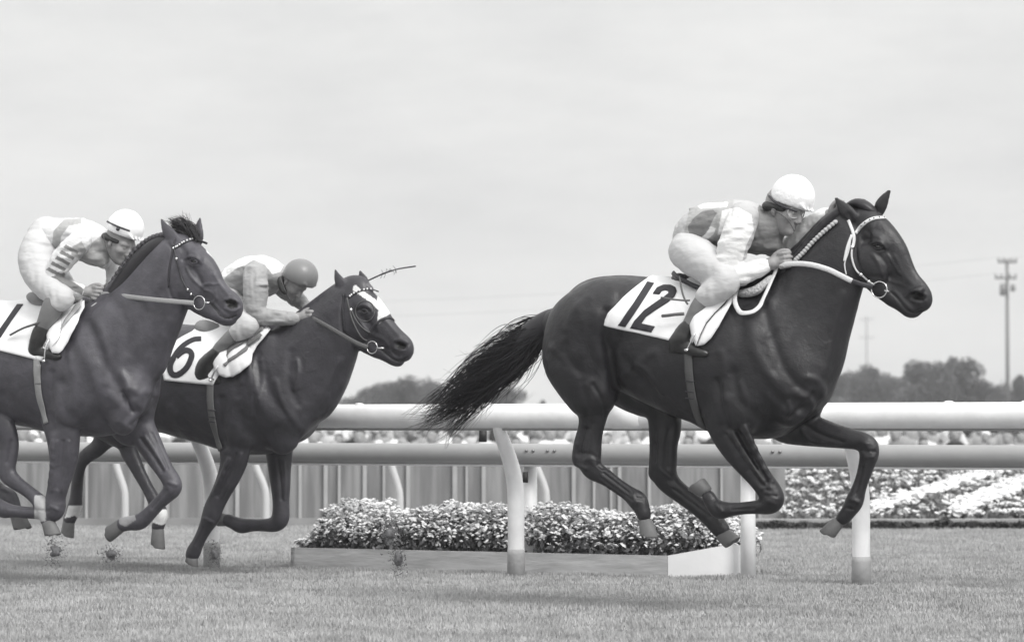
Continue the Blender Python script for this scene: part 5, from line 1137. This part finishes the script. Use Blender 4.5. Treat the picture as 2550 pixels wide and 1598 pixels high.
# --- number 6
def tack6():
    fr, b = fr6, B6
    cl, cb = saddle_cloth(fr, b, 'N', [(300,690),(190,750),(110,830),(75,920),(95,1050)], [(760,650),(660,780),(560,920),(460,1085)], 'white saddle cloth with the black number 6 on the middle horse',
        [thick_poly([(368,738),(310,744),(240,782),(185,838),(155,890)], 36), thick_poly([(160,880),(138,925),(135,970),(152,1002),(185,1008),(222,990)], 44), thick_poly([(218,992),(258,955),(285,905),(297,860),(283,832),(252,824),(215,842),(180,872)], 42)], H6)
    s = empty('racing_saddle'); fr.place(s); tag(s, 'tiny racing saddle with draped flap on the number 6 cloth', 'saddle')
    panel(fr, b, 'N', [(880,665),(800,700),(700,780),(600,798),(500,805),(462,845),(462,900),(480,960),(520,1015),(570,1035),(630,1025),(700,980),(750,920),(765,860),(800,800),(890,690)], 'saddle_flap', padm, s, off=.03, th=.006, bulge=.022)
    dk = mat('fold_shade_dark', .16, .8)  # dark strips below paint crease shade onto the white flap
    panel(fr, b, 'N', thick_poly([(850,690),(760,750),(690,800),(620,850),(580,900)], 26), 'fold_shade', dk, s, off=.056, th=.003)
    panel(fr, b, 'N', thick_poly([(840,730),(760,800),(690,870),(600,930),(560,960)], 22), 'fold_shade', dk, s, off=.056, th=.003)
    v = Vol(fr, .006); v.chain('N', [(380,650,.05,52),(440,675,.06,54),(520,700,.03,46),(640,700,.0,40),(800,680,0,36)], k=.03, w=1.6); v.mesh('saddle_seat', mat('grey_saddle_hide', .20, .7, bump=.2), s)
    mb = MB(); strap(mb, fr, b, 'O', [(385,20),(383,100),(388,200),(402,300),(430,410),(465,525)], .052, .004, .006); g_ = build(mb, 'girth', mat('grey_girth', .13, .8, bump=.3, bscale=80), s)
    mb = MB()
    for y in (215, 265, 300): strap(mb, fr, b, 'O', [(370,y),(425,y+4)], .010, .003, .010)
    build(mb, 'girth_buckle', leather, g_)
    mb = MB(); free_band(mb, fr, 'N', [(500,935,.31),(470,975,.33),(440,1040,.33)], .011, .007); free_band(mb, fr, 'N', [(500,935,.31),(500,990,.25),(490,1050,.24)], .010, .007); free_band(mb, fr, 'N', [(430,1046,.34),(465,1052,.28),(495,1052,.23)], .024, .008, up=(0, 0, 1)); build(mb, 'stirrup_iron', chrome, s)
    br = empty('bridle'); fr.place(br); tag(br, 'dark bridle with beaded browband and noseband on the white faced horse', 'bridle')
    mb = MB(); strap(mb, fr, b, 'N', [(1475,425),(1520,395),(1580,370),(1640,362),(1700,380)], .013, .004); bb = build(mb, 'browband', leather, br)
    mb = MB(); beads(mb, fr, b, 'N', [(1488,415),(1530,385),(1590,366),(1650,362),(1690,372)], 11, .0068, .007); build(mb, 'stud', padm, bb)
    mb = MB(); strap(mb, fr, b, 'N', [(1465,430),(1480,500),(1500,580),(1540,670),(1580,730),(1615,750)], .010, .004); strap(mb, fr, b, 'N', [(1490,500),(1530,590),(1590,660),(1640,690)], .008, .004); build(mb, 'cheekpiece', tan, br)
    mb = MB(); strap(mb, fr, b, 'N', [(1630,700),(1670,640),(1720,595),(1780,575),(1820,600)], .018, .004); build(mb, 'noseband', leather, br)
    mb = MB(); strap(mb, fr, b, 'N', [(1440,400),(1435,500),(1440,600),(1445,680)], .009, .004); build(mb, 'throatlatch', leather, br)
    mb = MB(); P = [(1600+72*math.cos(a), 528+78*math.sin(a)) for a in [k*2*math.pi/20 for k in range(21)]]; strap(mb, fr, b, 'N', P, .006, .004, .002, sub=2); build(mb, 'eye_cup', tan, br)
    h = cast(fr, b, 'N', 1492, 520, .006); mb = MB(); mb.box(h[0], (.016, .006, .022)); build(mb, 'buckle', chrome, br)
    mb = MB(); ring(mb, fr, 'N', 1652, 800, .072, 46, .0036); free_band(mb, fr, 'N', [(1685,805,.075),(1745,806,.065)], .012, .010); build(mb, 'bit_ring', chrome, br)
    mb = MB(); free_band(mb, fr, 'N', [(1620,800,.085),(1540,770,.10),(1440,715,.13),(1320,645,.15),(1220,590,.13),(1170,570,.11)], .028, .004); build(mb, 'rein', mat('worn_rubber_rein', .12, .7, bump=.6, bscale=150), br)
tack12(); tack1(); tack6()
# ------------------------------------------------------------------ jockeys
skin = mat('weathered_skin', (.29, .286, .288), .55, bump=.15, bscale=60, var=.12, vscale=14)
darkhair = mat('dark_hair', .03, .6)
gogm = mat('goggle_rim', .45, .3)
lensm = mat('goggle_lens', .10, .15, spec=.7)
bootd = mat('boot_black', .016, .35, bump=.3, bscale=30, spec=.6)
boott = mat('boot_upper', .17, .55, bump=.3, bscale=30)
breech = mat('white_breeches', .54, .85, bump=.35, bscale=12, bdist=.016, stretch=(1, 1, 2.8))
def wrinkle(amp, lam=.045, seed=0):
    def f_(f, lo, vx):
        n = f.shape; c = lam; a = lattice(n, lo, vx, (c*2.6, c*1.4, c*.55), seed+11); b_ = lattice(n, lo, vx, (c*.55, c*1.2, c*2.4), seed+23); m = lattice(n, lo, vx, (c*2.4,)*3, seed+37); d = lattice(n, lo, vx, (c*.4, c*.5, c*.35), seed+41)
        f += (amp*(.75*a*np.clip(.5+m, 0, 1.3)+.55*b_*np.clip(.5-m, 0, 1.3)-.3*m+.16*d)).astype(np.float32)
    return f_
def head_at(v, fr, c, fw, up, sc=1.0, yaw=0.0):
    f = Vector((fw[0], 0, fw[1])).normalized(); u = Vector((up[0], 0, up[1])); u = (u-f*u.dot(f)).normalized(); l = u.cross(f)
    if yaw: f2 = f*math.cos(yaw)-l*math.sin(yaw); l = l*math.cos(yaw)+f*math.sin(yaw); f = f2
    c = Vector(c)
    def P(x, y, z, r, w=1.0): q = c+(f*x+l*y+u*z)*sc; return (q.x, q.y, q.z, r*sc, w)
    v.loc([P(-.02, 0, .035, .086, .92)], k=.02); v.loc([P(.03, 0, .02, .068, .95), P(.035, 0, -.03, .058, .95), P(.05, 0, -.075, .036, 1.0)], k=.025)
    v.loc([P(.0, .0, -.03, .06, 1.0), P(.02, 0, -.06, .045, 1.05)], k=.02)
    for s_ in (1, -1):
        v.loc([P(.082, s_*.015, .032, .014), P(.07, s_*.045, .03, .014)], k=.012)          # brow
        v.loc([P(.066, s_*.042, -.015, .022)], k=.018)                                       # cheekbone
        v.loc([P(.092, s_*.033, .010, .011)], k=.010, sub_op=True)                           # eye socket
        v.loc([P(.078, s_*.032, .010, .0125)], k=.003)                                       # eyeball
        v.loc([P(-.002, s_*.078, .012, .013, .5), P(.002, s_*.080, -.012, .011, .5), P(.006, s_*.074, -.028, .008, .6)], k=.006)   # ear
        v.loc([P(.103, s_*.010, -.026, .0085)], k=.006)                                      # nostril wing
    v.loc([P(.090, 0, .018, .009), P(.104, 0, -.004, .010), P(.112, 0, -.020, .0115)], k=.010)   # nose
    v.loc([P(.086, -.018, -.049, .0065), P(.094, 0, -.047, .0075), P(.086, .018, -.049, .0065)], k=.006)
    v.loc([P(.084, -.015, -.060, .007), P(.091, 0, -.060, .0085), P(.084, .015, -.060, .007)], k=.006)
    v.loc([P(.098, -.02, -.054, .003), P(.104, 0, -.054, .003), P(.098, .02, -.054, .003)], k=.004, sub_op=True)
    v.loc([P(.078, 0, -.082, .020)], k=.015)
    return (c, f, u, l, sc)
def hand(v, c, fw, up, out, r=1.0, curl=1.0):
    f = Vector(fw).normalized(); u = Vector(up); u = (u-f*u.dot(f)).normalized(); o = Vector(out); o = (o-f*o.dot(f)-u*o.dot(u)).normalized(); c = Vector(c)
    def P(x, y, z, rr, w=1.0): q = c+(f*x+u*y+o*z)*r; return (q.x, q.y, q.z, rr*r, w)
    v.loc([P(-.045, 0, 0, .024), P(-.01, .0, 0, .027, .8), P(.025, .002, .0, .026, .75)], k=.012)
    for i, (dy, L) in enumerate(((.030, .92), (.010, 1.0), (-.010, .95), (-.029, .80))):
        v.loc([P(.012, dy*.95, .006, .0105), P(.036*L+.004, dy*1.02, .014, .0100), P(.060*L+.002, dy*1.02, -.002, .0088), P(.058*L, dy, -.024, .0080), P(.036*L, dy, -.036, .0074)], k=.004, sub=2)
    v.loc([P(-.022, .024, -.010, .013), P(.002, .040, -.014, .0115), P(.030, .046, -.018, .0100), P(.052, .040, -.022, .0085)], k=.007, sub=2)
def cap(fr, view, x, y, lat, rx, ry, rl, ang, m, parent, peak, hd, name='cap', cut=-.25, fuzzy=True):
    v = Vol(fr, .0045); v.ell(view, x, y, lat, rx, ry, rl, ang, k=.01)
    c, mpp = fr.pt(view, x, y, lat); a = R(ang); un = Vector((-math.sin(a), 0, math.cos(a))); r_ = ry*mpp
    q = Vector(c)+un*(cut*r_-.42); v.loc([(q.x, q.y, q.z, .42)], k=.008, sub_op=True)
    fwv = Vector((math.cos(a), 0, math.sin(a)))
    if peak:
        for s_ in (-1, -.5, 0, .5, 1):
            p0 = Vector(c)+un*(cut*r_+.012)+fwv*(rx*mpp*.72)+Vector((0, s_*rl*.62, 0)); p1 = p0+fwv*(peak*(1-.35*abs(s_)))-un*peak*.32
            v.loc([(p0.x, p0.y, p0.z, .008), (p1.x, p1.y*1.0-s_*.012, p1.z, .005)], k=.012)
    return v.mesh(name, m, parent, wr=wrinkle(.0012, lam=.03, seed=3) if fuzzy else None)
def jockey(fr, label, view, body, handspec, headspec, torso, sleeves, breeches, boots, uppers, vox=.0052, silk_col=.62, paint=None, silk_extra=None, wamp=.0048):
    v = Vol(fr, .0048)
    for ch_ in body: v.chain(view, ch_, k=.02)
    hd = head_at(v, fr, fr.pt(view, *headspec[0])[0], headspec[1], headspec[2], headspec[3], headspec[4] if len(headspec) > 4 else 0)
    for (c, fw, up, out, r) in handspec: hand(v, fr.pt(view, *c)[0], fw, up, out, r)
    p = v.mesh('person', skin, smooth_it=1); fr.place(p); tag(p, label, 'jockey')
    sm = mat('silks', silk_col, .7, attr=silk_extra or [('pat_shade_dark', .19), ('pat_mid', .38), ('pat_white', .78)], bump=.4, bscale=14, bdist=.018, stretch=(1.2, 1, 2.6), sheen=.1)
    v = Vol(fr, vox)
    for ch_ in torso: v.chain(view, ch_, k=.03)
    for ch_ in sleeves: v.chain(view, ch_, k=.014)
    s = v.mesh('silks', sm, p, wr=wrinkle(wamp, lam=.036, seed=1+len(label)), smooth_it=1)
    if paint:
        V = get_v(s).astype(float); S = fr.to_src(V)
        for an in ('pat_shade_dark', 'pat_mid', 'pat_white'):
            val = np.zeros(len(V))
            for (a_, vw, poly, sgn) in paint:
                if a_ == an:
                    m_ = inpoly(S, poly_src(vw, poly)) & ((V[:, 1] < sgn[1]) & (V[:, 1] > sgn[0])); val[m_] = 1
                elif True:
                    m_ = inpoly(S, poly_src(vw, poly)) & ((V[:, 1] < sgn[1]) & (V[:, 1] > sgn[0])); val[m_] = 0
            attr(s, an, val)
    v = Vol(fr, vox)
    for ch_ in breeches: v.chain(view, ch_, k=.03)
    v.mesh('breeches', breech, p, wr=wrinkle(.0042, lam=.05, seed=5), smooth_it=1)
    for near in (True, False):
        v = Vol(fr, .005)
        for ch_ in boots:
            if (ch_[0][2] > 0) == near: v.chain(view, ch_, k=.014)
        b_ = v.mesh('boot', bootd, p, wr=wrinkle(.0028, lam=.035, seed=7))
        v = Vol(fr, .005)
        for ch_ in uppers:
            if (ch_[0][2] > 0) == near: v.chain(view, ch_, k=.01)
        v.mesh('boot_top', boott, b_, wr=wrinkle(.0014, lam=.05, seed=2))
    return p, hd, s
def goggles(hd, p, strap_r=.098, rim=True):
    c, f, u, l, sc = hd; mb = MB()
    for s_ in (-1, 1):
        P = [c+(f*(.098-.024*abs(math.cos(a)*.5+.5*s_)**1.5)+l*(s_*.036+.031*math.cos(a))+u*(.012+.025*math.sin(a)))*sc for a in [k*2*math.pi/18 for k in range(19)]]
        mb.tube(P, .0035, 6, cap=False)
    g_ = mb.build('goggles', gogm, p)
    mb = MB()
    P = [c+(f*(.09*math.cos(a)-.005)+l*(.094*math.sin(a))+u*(.034-.02*math.cos(a)))*sc for a in [R(40+k*280/24) for k in range(25)]]
    mb.tube(P, .006, 6, flat=.4); mb.build('goggle_strap', leather, g_)
def hair_chin(fr, view, pts, p, hr):
    v = Vol(fr, .005)
    for ch_ in hr: v.chain(view, ch_, k=.01)
    v.mesh('hair', darkhair, p)
    mb = MB(); free_band(mb, fr, view, pts, .006, .002); mb.build('chin_strap', tan, p)
ALL = (-9, 9)
# ---- leading jockey
def jockey12():
    fr = fr12
    body = [[(1622,585,0,34,1.2),(1660,540,0,38,1.3),(1755,532,0,36,1.4),(1800,540,0,26,1.2),(1822,520,0,20),(1838,498,0,22)],
            [(1750,520,.16,22),(1712,610,.2,17),(1710,640,.2,16),(1760,634,.16,13),(1812,624,.115,10),(1822,620,.11,11)],
            [(1790,545,-.15,20),(1830,580,-.17,17),(1862,588,-.15,14),(1900,545,-.12,12),(1940,512,-.08,11),(1958,504,-.06,11)],
            [(1625,592,.1,30),(1675,635,.2,26),(1706,662,.24,18),(1655,720,.25,13),(1618,795,.26,11),(1650,826,.26,10)],
            [(1640,592,-.1,30),(1690,645,-.2,26),(1725,674,-.24,20),(1690,735,-.25,14),(1645,800,-.26,11),(1680,826,-.26,10)]]
    torso = [[(1628,560,0,40,1.25),(1660,538,0,48,1.3),(1710,524,0,47,1.45),(1755,524,0,46,1.5),(1790,540,0,42,1.3),(1812,538,0,34,1.1),(1832,515,0,26,1.0)], [(1740,560,0,30,1.5),(1790,570,0,26,1.4),(1828,580,.0,14,1.3)]]
    sleeves = [[(1752,510,.16,36),(1738,555,.19,36),(1722,600,.20,33),(1712,640,.205,27),(1735,648,.195,26),(1770,637,.15,22),(1803,627,.12,18)],
               [(1785,540,-.16,32),(1825,575,-.17,30),(1858,584,-.15,25),(1890,552,-.12,25),(1920,526,-.10,22),(1948,507,-.07,16)]]
    br = [[(1632,572,0,44,1.3),(1620,596,0,42,1.4)], [(1620,592,.10,43),(1650,612,.16,43),(1684,634,.20,36),(1712,655,.235,28),(1702,674,.245,27),(1678,690,.25,24),(1662,703,.25,21)], [(1640,592,-.10,44),(1670,630,-.17,42),(1725,672,-.24,30),(1700,706,-.25,22)]]
    up = [[(1666,698,.25,20),(1650,720,.255,20),(1636,745,.26,18),(1622,770,.265,16)], [(1700,700,-.25,18),(1662,770,-.26,15)]]
    bt = [[(1626,764,.265,16),(1614,784,.265,20),(1605,800,.27,23,.9),(1598,812,.27,20,.8),(1625,822,.275,15,.9),(1650,830,.28,10,1.0),(1664,833,.28,6,1.0)], [(1590,820,.27,12,.8),(1580,828,.27,8,.9)], [(1665,768,-.26,15),(1650,800,-.27,17),(1690,830,-.28,10)]]
    paint = [('pat_mid', 'F', [(1630,470),(1730,470),(1700,600),(1600,600)], ALL), ('pat_white', 'F', [(1640,480),(1716,476),(1712,488),(1650,492)], ALL),
             ('pat_shade_dark', 'A', [(1420,330),(1500,318),(1530,350),(1500,400),(1470,470),(1420,540),(1360,580),(1310,520),(1300,450),(1350,380)], ALL),
             ('pat_white', 'A', [(1520,470),(1500,520),(1430,570),(1380,600),(1330,590),(1380,560),(1440,510),(1480,450)], ALL),
             ('pat_shade_dark', 'A', [(1700,560),(1760,520),(1830,440),(1840,330),(1870,270),(2400,250),(2400,700),(1700,700)], (-.14, 9)), ('pat_shade_dark', 'A', [(1400,600),(1530,560),(1530,680),(1400,640)], (-.12, 9)),  # last polygon paints the dark gap between torso and thigh, no silks pattern
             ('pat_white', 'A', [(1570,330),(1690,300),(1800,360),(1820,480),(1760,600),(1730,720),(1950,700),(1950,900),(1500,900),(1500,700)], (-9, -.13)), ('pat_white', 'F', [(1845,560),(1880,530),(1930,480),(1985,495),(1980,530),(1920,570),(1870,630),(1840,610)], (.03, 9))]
    hands = [((1833,616,.10), (1, 0, .15), (-.2, 0, 1), (0, -1, .3), 1.12), ((1972,502,-.04), (.85, 0, .5), (-.5, 0, .85), (0, 1, .3), 1.02)]
    p, hd, s = jockey(fr, 'crouched jockey in pale quilted cap and goggles riding the leading dark horse', 'F', body, hands, ((1846,497,0), (.93, -.36), (.36, .93), 1.06, .25), torso, sleeves, br, bt, up, paint=paint, silk_col=.46)
    cm = mat('cap_fabric', .86, .75, bump=.5, bscale=45)
    cap(fr, 'F', 1868, 464, 0, 53, 53, .105, -20, cm, p, .045, hd, cut=-.30)
    mb = MB(); free_band(mb, fr, 'F', [(1812,462,.07),(1826,476,.095),(1848,488,.108),(1878,498,.100)], .012, .004); mb.build('cap_strap', leather, p)
    goggles(hd, p); hair_chin(fr, 'F', [(1818,492,.105),(1840,505,.10),(1858,520,.09),(1872,545,.06)], p, [[(1810,486,.02,12,2.2),(1832,488,.03,11,2.6),(1850,492,.05,9,2.2)]])
jockey12()
# ---- jockey of number 1
def jockey1():
    fr = fr1
    body = [[(370,400,0,105,1.2),(520,350,0,100,1.3),(660,350,0,90,1.3),(760,370,0,62,1.1),(850,400,0,52),(910,400,0,55)],
            [(610,400,.17,50),(500,520,.2,50),(440,660,.2,42),(540,735,.16,34),(650,772,.12,27),(690,775,.11,28)],
            [(800,450,-.15,50),(870,560,-.17,45),(890,680,-.15,38),(860,750,-.1,30),(850,765,-.07,30)],
            [(330,440,.1,90),(330,620,.18,80),(470,820,.24,55),(400,960,.26,38),(310,1130,.26,30),(400,1230,.26,26)],
            [(380,440,-.1,90),(420,620,-.18,80),(560,820,-.24,55),(500,960,-.26,38),(410,1130,-.26,30)]]
    torso = [[(430,340,0,128,1.25),(540,330,0,118,1.35),(640,325,0,106,1.45),(720,350,0,98,1.35),(780,380,0,82,1.15),(840,400,0,66,1.0)], [(640,430,0,90,1.4),(740,480,0,80,1.4),(800,520,0,50,1.3),(820,550,0,30,1.1)]]
    sleeves = [[(630,380,.17,90),(560,450,.19,92),(490,530,.205,88),(430,620,.21,74),(430,690,.21,62),(500,740,.19,56),(570,752,.15,50),(640,768,.125,42)],
               [(820,440,-.15,70),(880,560,-.17,60),(890,660,-.15,52),(870,720,-.1,42)]]
    br = [[(370,330,0,138,1.25),(330,400,0,130,1.35)], [(310,420,.09,130),(290,520,.14,132),(310,620,.18,125),(370,720,.21,105),(440,790,.235,85),(500,830,.245,70),(440,870,.25,56)], [(380,430,-.10,120),(400,600,-.17,112),(560,820,-.24,75),(510,880,-.25,55)]]
    up = [[(432,862,.25,84),(402,930,.255,80),(368,1000,.26,68),(335,1060,.265,54)], [(520,860,-.25,60),(440,1040,-.26,45)]]
    bt = [[(345,1045,.265,54),(322,1095,.265,60),(305,1145,.27,66,.85),(292,1195,.27,66,.8),(280,1240,.27,52,.8),(360,1262,.275,36,.9),(430,1280,.28,28,1.0),(468,1286,.28,16,1.0)], [(300,1210,.27,50,.8),(225,1265,.27,34,.9)], [(440,1040,-.26,45),(380,1200,-.27,50),(520,1280,-.28,28)]]
    P = 'J'; paint = [('pat_mid', P, [(400,470),(420,300),(500,210),(640,200),(640,240),(540,260),(480,340),(470,420)], ALL),
        ('pat_mid', P, [(640,440),(690,420),(800,330),(870,400),(860,540),(780,600),(600,620),(560,600)], (-.14, 9)), ('pat_shade_dark', P, [(540,600),(620,600),(760,600),(740,680),(560,680)], (-.14, 9)),
        ('pat_mid', P, [(560,430),(640,380),(680,450),(640,520),(560,500)], (-9, -.1))]
    for i in range(5):
        x0, y0 = 560-i*34, 440+i*44; paint.append(('pat_shade_dark', P, [(x0-64,y0-12),(x0-44,y0-34),(x0+62,y0+22),(x0+46,y0+44)], (-9, -.1)))
    paint += [('pat_shade_dark', P, [(400,660),(520,620),(660,760),(640,800),(520,740),(420,700)], (-9, -.1)), ('pat_white', P, [(500,620),(540,580),(600,520),(640,540),(560,650),(620,700),(680,720),(660,750),(560,690)], (-9, -.1))]
    hands = [((718,782,.10), (1, 0, -.15), (.15, 0, 1), (0, -1, .3), 1.1), ((850,775,-.05), (1, 0, -.3), (.3, 0, 1), (0, 1, .3), 1.05)]
    p, hd, s = jockey(fr, 'leftmost jockey in white cap and striped sleeves looking down beside the neck', 'J', body, hands, ((935,405,0), (.88, -.47), (.47, .88), 1.0, .2), torso, sleeves, br, bt, up, paint=paint, silk_col=.68)
    cap(fr, 'J', 985, 278, 0, 150, 148, .105, -22, mat('white_cap', .88, .6, bump=.2, bscale=30), p, .05, hd)
    mb = MB(); free_band(mb, fr, 'J', [(840,225,.07),(900,255,.11),(960,280,.118),(1018,300,.112)], .012, .004); mb.ball(fr.pt('J', 925, 285, .117)[0], .012, 8); mb.build('cap_strap', leather, p)
    hair_chin(fr, 'J', [(810,330,.10),(830,420,.10),(860,500,.08),(910,555,.04)], p, [[(838,340,.03,28,2.3),(880,362,.04,26,2.4),(930,385,.06,18,1.8)]])
jockey1()
# ---- jockey of number 6
def jockey6():
    fr = fr6
    body = [[(540,420,0,100,1.2),(640,300,0,92,1.3),(780,250,0,84,1.4),(900,260,0,64,1.1),(980,290,0,50),(1040,310,0,52)],
            [(760,270,.17,48),(770,400,.2,45),(780,520,.2,38),(880,575,.17,32),(1030,580,.13,27),(1100,578,.11,27)],
            [(900,300,-.15,45),(1050,420,-.17,40),(1140,500,-.12,30),(1190,545,-.06,28)],
            [(560,440,.1,85),(660,560,.18,75),(720,630,.24,48),(620,700,.25,38),(500,820,.26,32),(400,980,.26,28),(450,1030,.26,26)],
            [(600,440,-.1,85),(740,560,-.18,70),(790,630,-.24,48),(690,700,-.25,38),(560,850,-.26,30)]]
    torso = [[(560,380,0,110,1.25),(640,300,0,112,1.35),(740,235,0,104,1.45),(830,220,0,98,1.5),(900,250,0,88,1.3),(970,290,0,60,1.05)], [(700,360,0,80,1.4),(860,340,0,80,1.4)]]
    sleeves = [[(770,250,.16,92),(775,330,.19,90),(775,420,.2,88),(772,500,.205,76),(800,556,.2,62),(880,572,.17,58),(960,580,.15,52),(1040,585,.13,44),(1080,582,.12,36)],
               [(900,290,-.15,70),(1050,410,-.17,62),(1130,470,-.13,50),(1160,510,-.09,36)]]
    br = [[(560,420,0,105,1.3)], [(560,450,.10,105),(620,530,.16,100),(680,590,.2,88),(720,630,.235,72),(680,665,.245,62),(630,700,.25,54)], [(600,450,-.10,100),(740,560,-.18,90),(790,630,-.24,66),(720,690,-.25,52)]]
    up = [[(620,700,.25,56),(570,750,.255,54),(510,810,.26,50),(470,860,.265,44)], [(700,700,-.25,50),(560,850,-.26,42)]]
    bt = [[(490,840,.265,50),(450,885,.265,58),(415,930,.27,68,.85),(390,975,.27,76,.75),(375,1015,.27,58,.75),(440,1040,.275,38,.9),(490,1054,.28,28,1.0),(514,1060,.28,14,1.0)], [(350,1020,.27,44,.8),(312,1042,.27,28,.9)], [(560,850,-.26,42),(470,980,-.27,50),(570,1050,-.28,26)]]
    P = 'N'; paint = [('pat_white', P, [(480,300),(560,180),(700,90),(860,80),(1000,160),(960,230),(900,250),(850,180),(760,140),(700,180),(640,200),(560,260),(500,330)], ALL)]
    hands = [((1150,572,.10), (1, 0, -.05), (0, 0, 1), (0, -1, .3), 1.15), ((1200,552,-.05), (1, 0, .1), (0, 0, 1), (0, 1, .3), 1.1)]
    p, hd, s = jockey(fr, 'jockey in plain grey helmet bent low over the middle horse', 'N', body, hands, ((1058,312,0), (.62, -.78), (.78, .62), .93, .1), torso, sleeves, br, bt, up, paint=paint, silk_col=.34, wamp=.006)
    cap(fr, 'N', 1115, 262, 0, 134, 128, .112, -24, mat('grey_helmet', .20, .38, bump=.1, bscale=80, spec=.5), p, .018, hd, name='helmet', cut=-.30, fuzzy=False)
    hair_chin(fr, 'N', [(960,270,.10),(985,340,.11),(1010,400,.09),(1040,460,.04)], p, [[(985,290,.03,30,2.2),(985,340,.04,26,2.2),(1000,385,.05,20,1.8)]])
    # whip
    w_ = empty('whip'); fr.place(w_); tag(w_, 'dark feathered riding whip pointing forward above the middle horse head', 'whip')
    L = catmull([np.array(q, float) for q in [(1210,560,-.12),(1400,420,-.16),(1560,330,-.18),(1700,262,-.19),(1830,215,-.2),(1978,190,-.2)]], 5); Q = [Vector(fr.pt('N', *q)[0]) for q in L]
    mb = MB(); mb.tube(Q[:-6], [.0042+.0015*i/len(Q) for i in range(len(Q)-6)], 8); mb.build('shaft', leather, w_)
    mb = MB(); mb.tube(Q[-8:], [.006, .007, .008, .0085, .009, .009, .0095, .0095], 8, flat=.5); mb.build('flap', leather, w_)
    mb = MB(); rg = random.Random(4)
    for u in (.62, .66, .70, .74, .78):
        q = Q[int(u*len(Q))]
        for k in range(3): a = rg.uniform(0, 6.28); e = q+Vector((rg.uniform(-.02, .02), .01*math.sin(a), .032*math.cos(a))); mb.tube([q, (q+e)/2+Vector((.004, 0, 0)), e], .0016, 4)
    mb.build('feather', leather, w_)
jockey6()
def whip_part(fr, label, pieces):
    w_ = empty('whip'); fr.place(w_); tag(w_, label, 'whip')
    for nm, view, pts, wid, th in pieces:
        mb = MB(); free_band(mb, fr, view, pts, wid, th); mb.build(nm, mat('whip_hide', .11, .6), w_)
whip_part(fr12, 'grey two piece whip lying across the figure 2 on the leading cloth', [('shaft', 'S', [(250,650,.30),(400,675,.31),(560,690,.31),(640,688,.30)], .010, .007), ('flap', 'S', [(262,898,.30),(330,893,.31),(430,880,.31),(560,870,.30)], .017, .006)])
whip_part(fr1, 'grey tapering whip lying across the leftmost white cloth behind the boot', [('shaft', 'J', [(80,1115,.30),(180,1062,.31),(300,1020,.31),(420,960,.28)], .014, .008)])
# ------------------------------------------------------------------ turf clods thrown up by the hooves
clodm = mat('turf_clod', (.13, .13, .135), .95, bump=.8, bscale=30, var=.4, vscale=20)
def clod(fr, x, y, lat, w_, h_, label, seed):
    c, mpp = fr.pt('F', x, y, lat); rg = np.random.RandomState(seed); v = Vol(fr, .005)
    for k in range(8):
        p = rg.randn(3)*np.array((w_*.13, w_*.12, h_*.17))*mpp; v.loc([(c[0]+p[0], c[1]+p[1], c[2]+p[2], (.07+.08*rg.rand())*w_*mpp)], k=.03)
    o = v.mesh('turf_clod', clodm, wr=wrinkle(.004, lam=.02, seed=seed)); 
    V = get_v(o); mb_v = []; mb_f = []
    for k in range(620):
        i = rg.randint(len(V)); p = V[i]+(rg.randn(3)*np.array((w_*.30, w_*.25, h_*.36))*mpp); d = (p-c); d = d/np.linalg.norm(d)+rg.randn(3)*.5; b = len(mb_v); q = rg.randn(3)*.0045
        mb_v += [tuple(p+q), tuple(p-q), tuple(p+d*.006*rg.rand())]; mb_f.append((b, b+1, b+2))
    tag(mesh_obj('turf_crumbs', mb_v, mb_f, clodm, o, smooth=False), kind='stuff')
    # put the origin at the clod
    cc = V.mean(0); o.data.transform(Matrix.Translation(-Vector(cc)))
    for ch in o.children: ch.data.transform(Matrix.Translation(-Vector(cc)))
    fr.place(o); P = fr.P0+cc[0]*fr.h-cc[1]*fr.n; o.location = (P[0], P[1], cc[2]); tag(o, label, 'turf clod')
clod(fr1, 132, 1300, .1, 36, 44, 'dark clod of turf in the air under the left horse', 1)
clod(fr1, 262, 1302, -.1, 34, 20, 'thin scattered clod of turf left of the middle horse hind hoof', 2)
clod(fr6, 505, 1305, .1, 26, 40, 'small clod of turf behind the lowest hoof of the middle horse', 3)
clod(fr12, 938, 1320, .2, 26, 44, 'slanting dark clod of turf in front of the planter board', 4)
clod(fr12, 918, 1250, -.1, 34, 40, 'clod of turf flying before the planter flowers', 5)
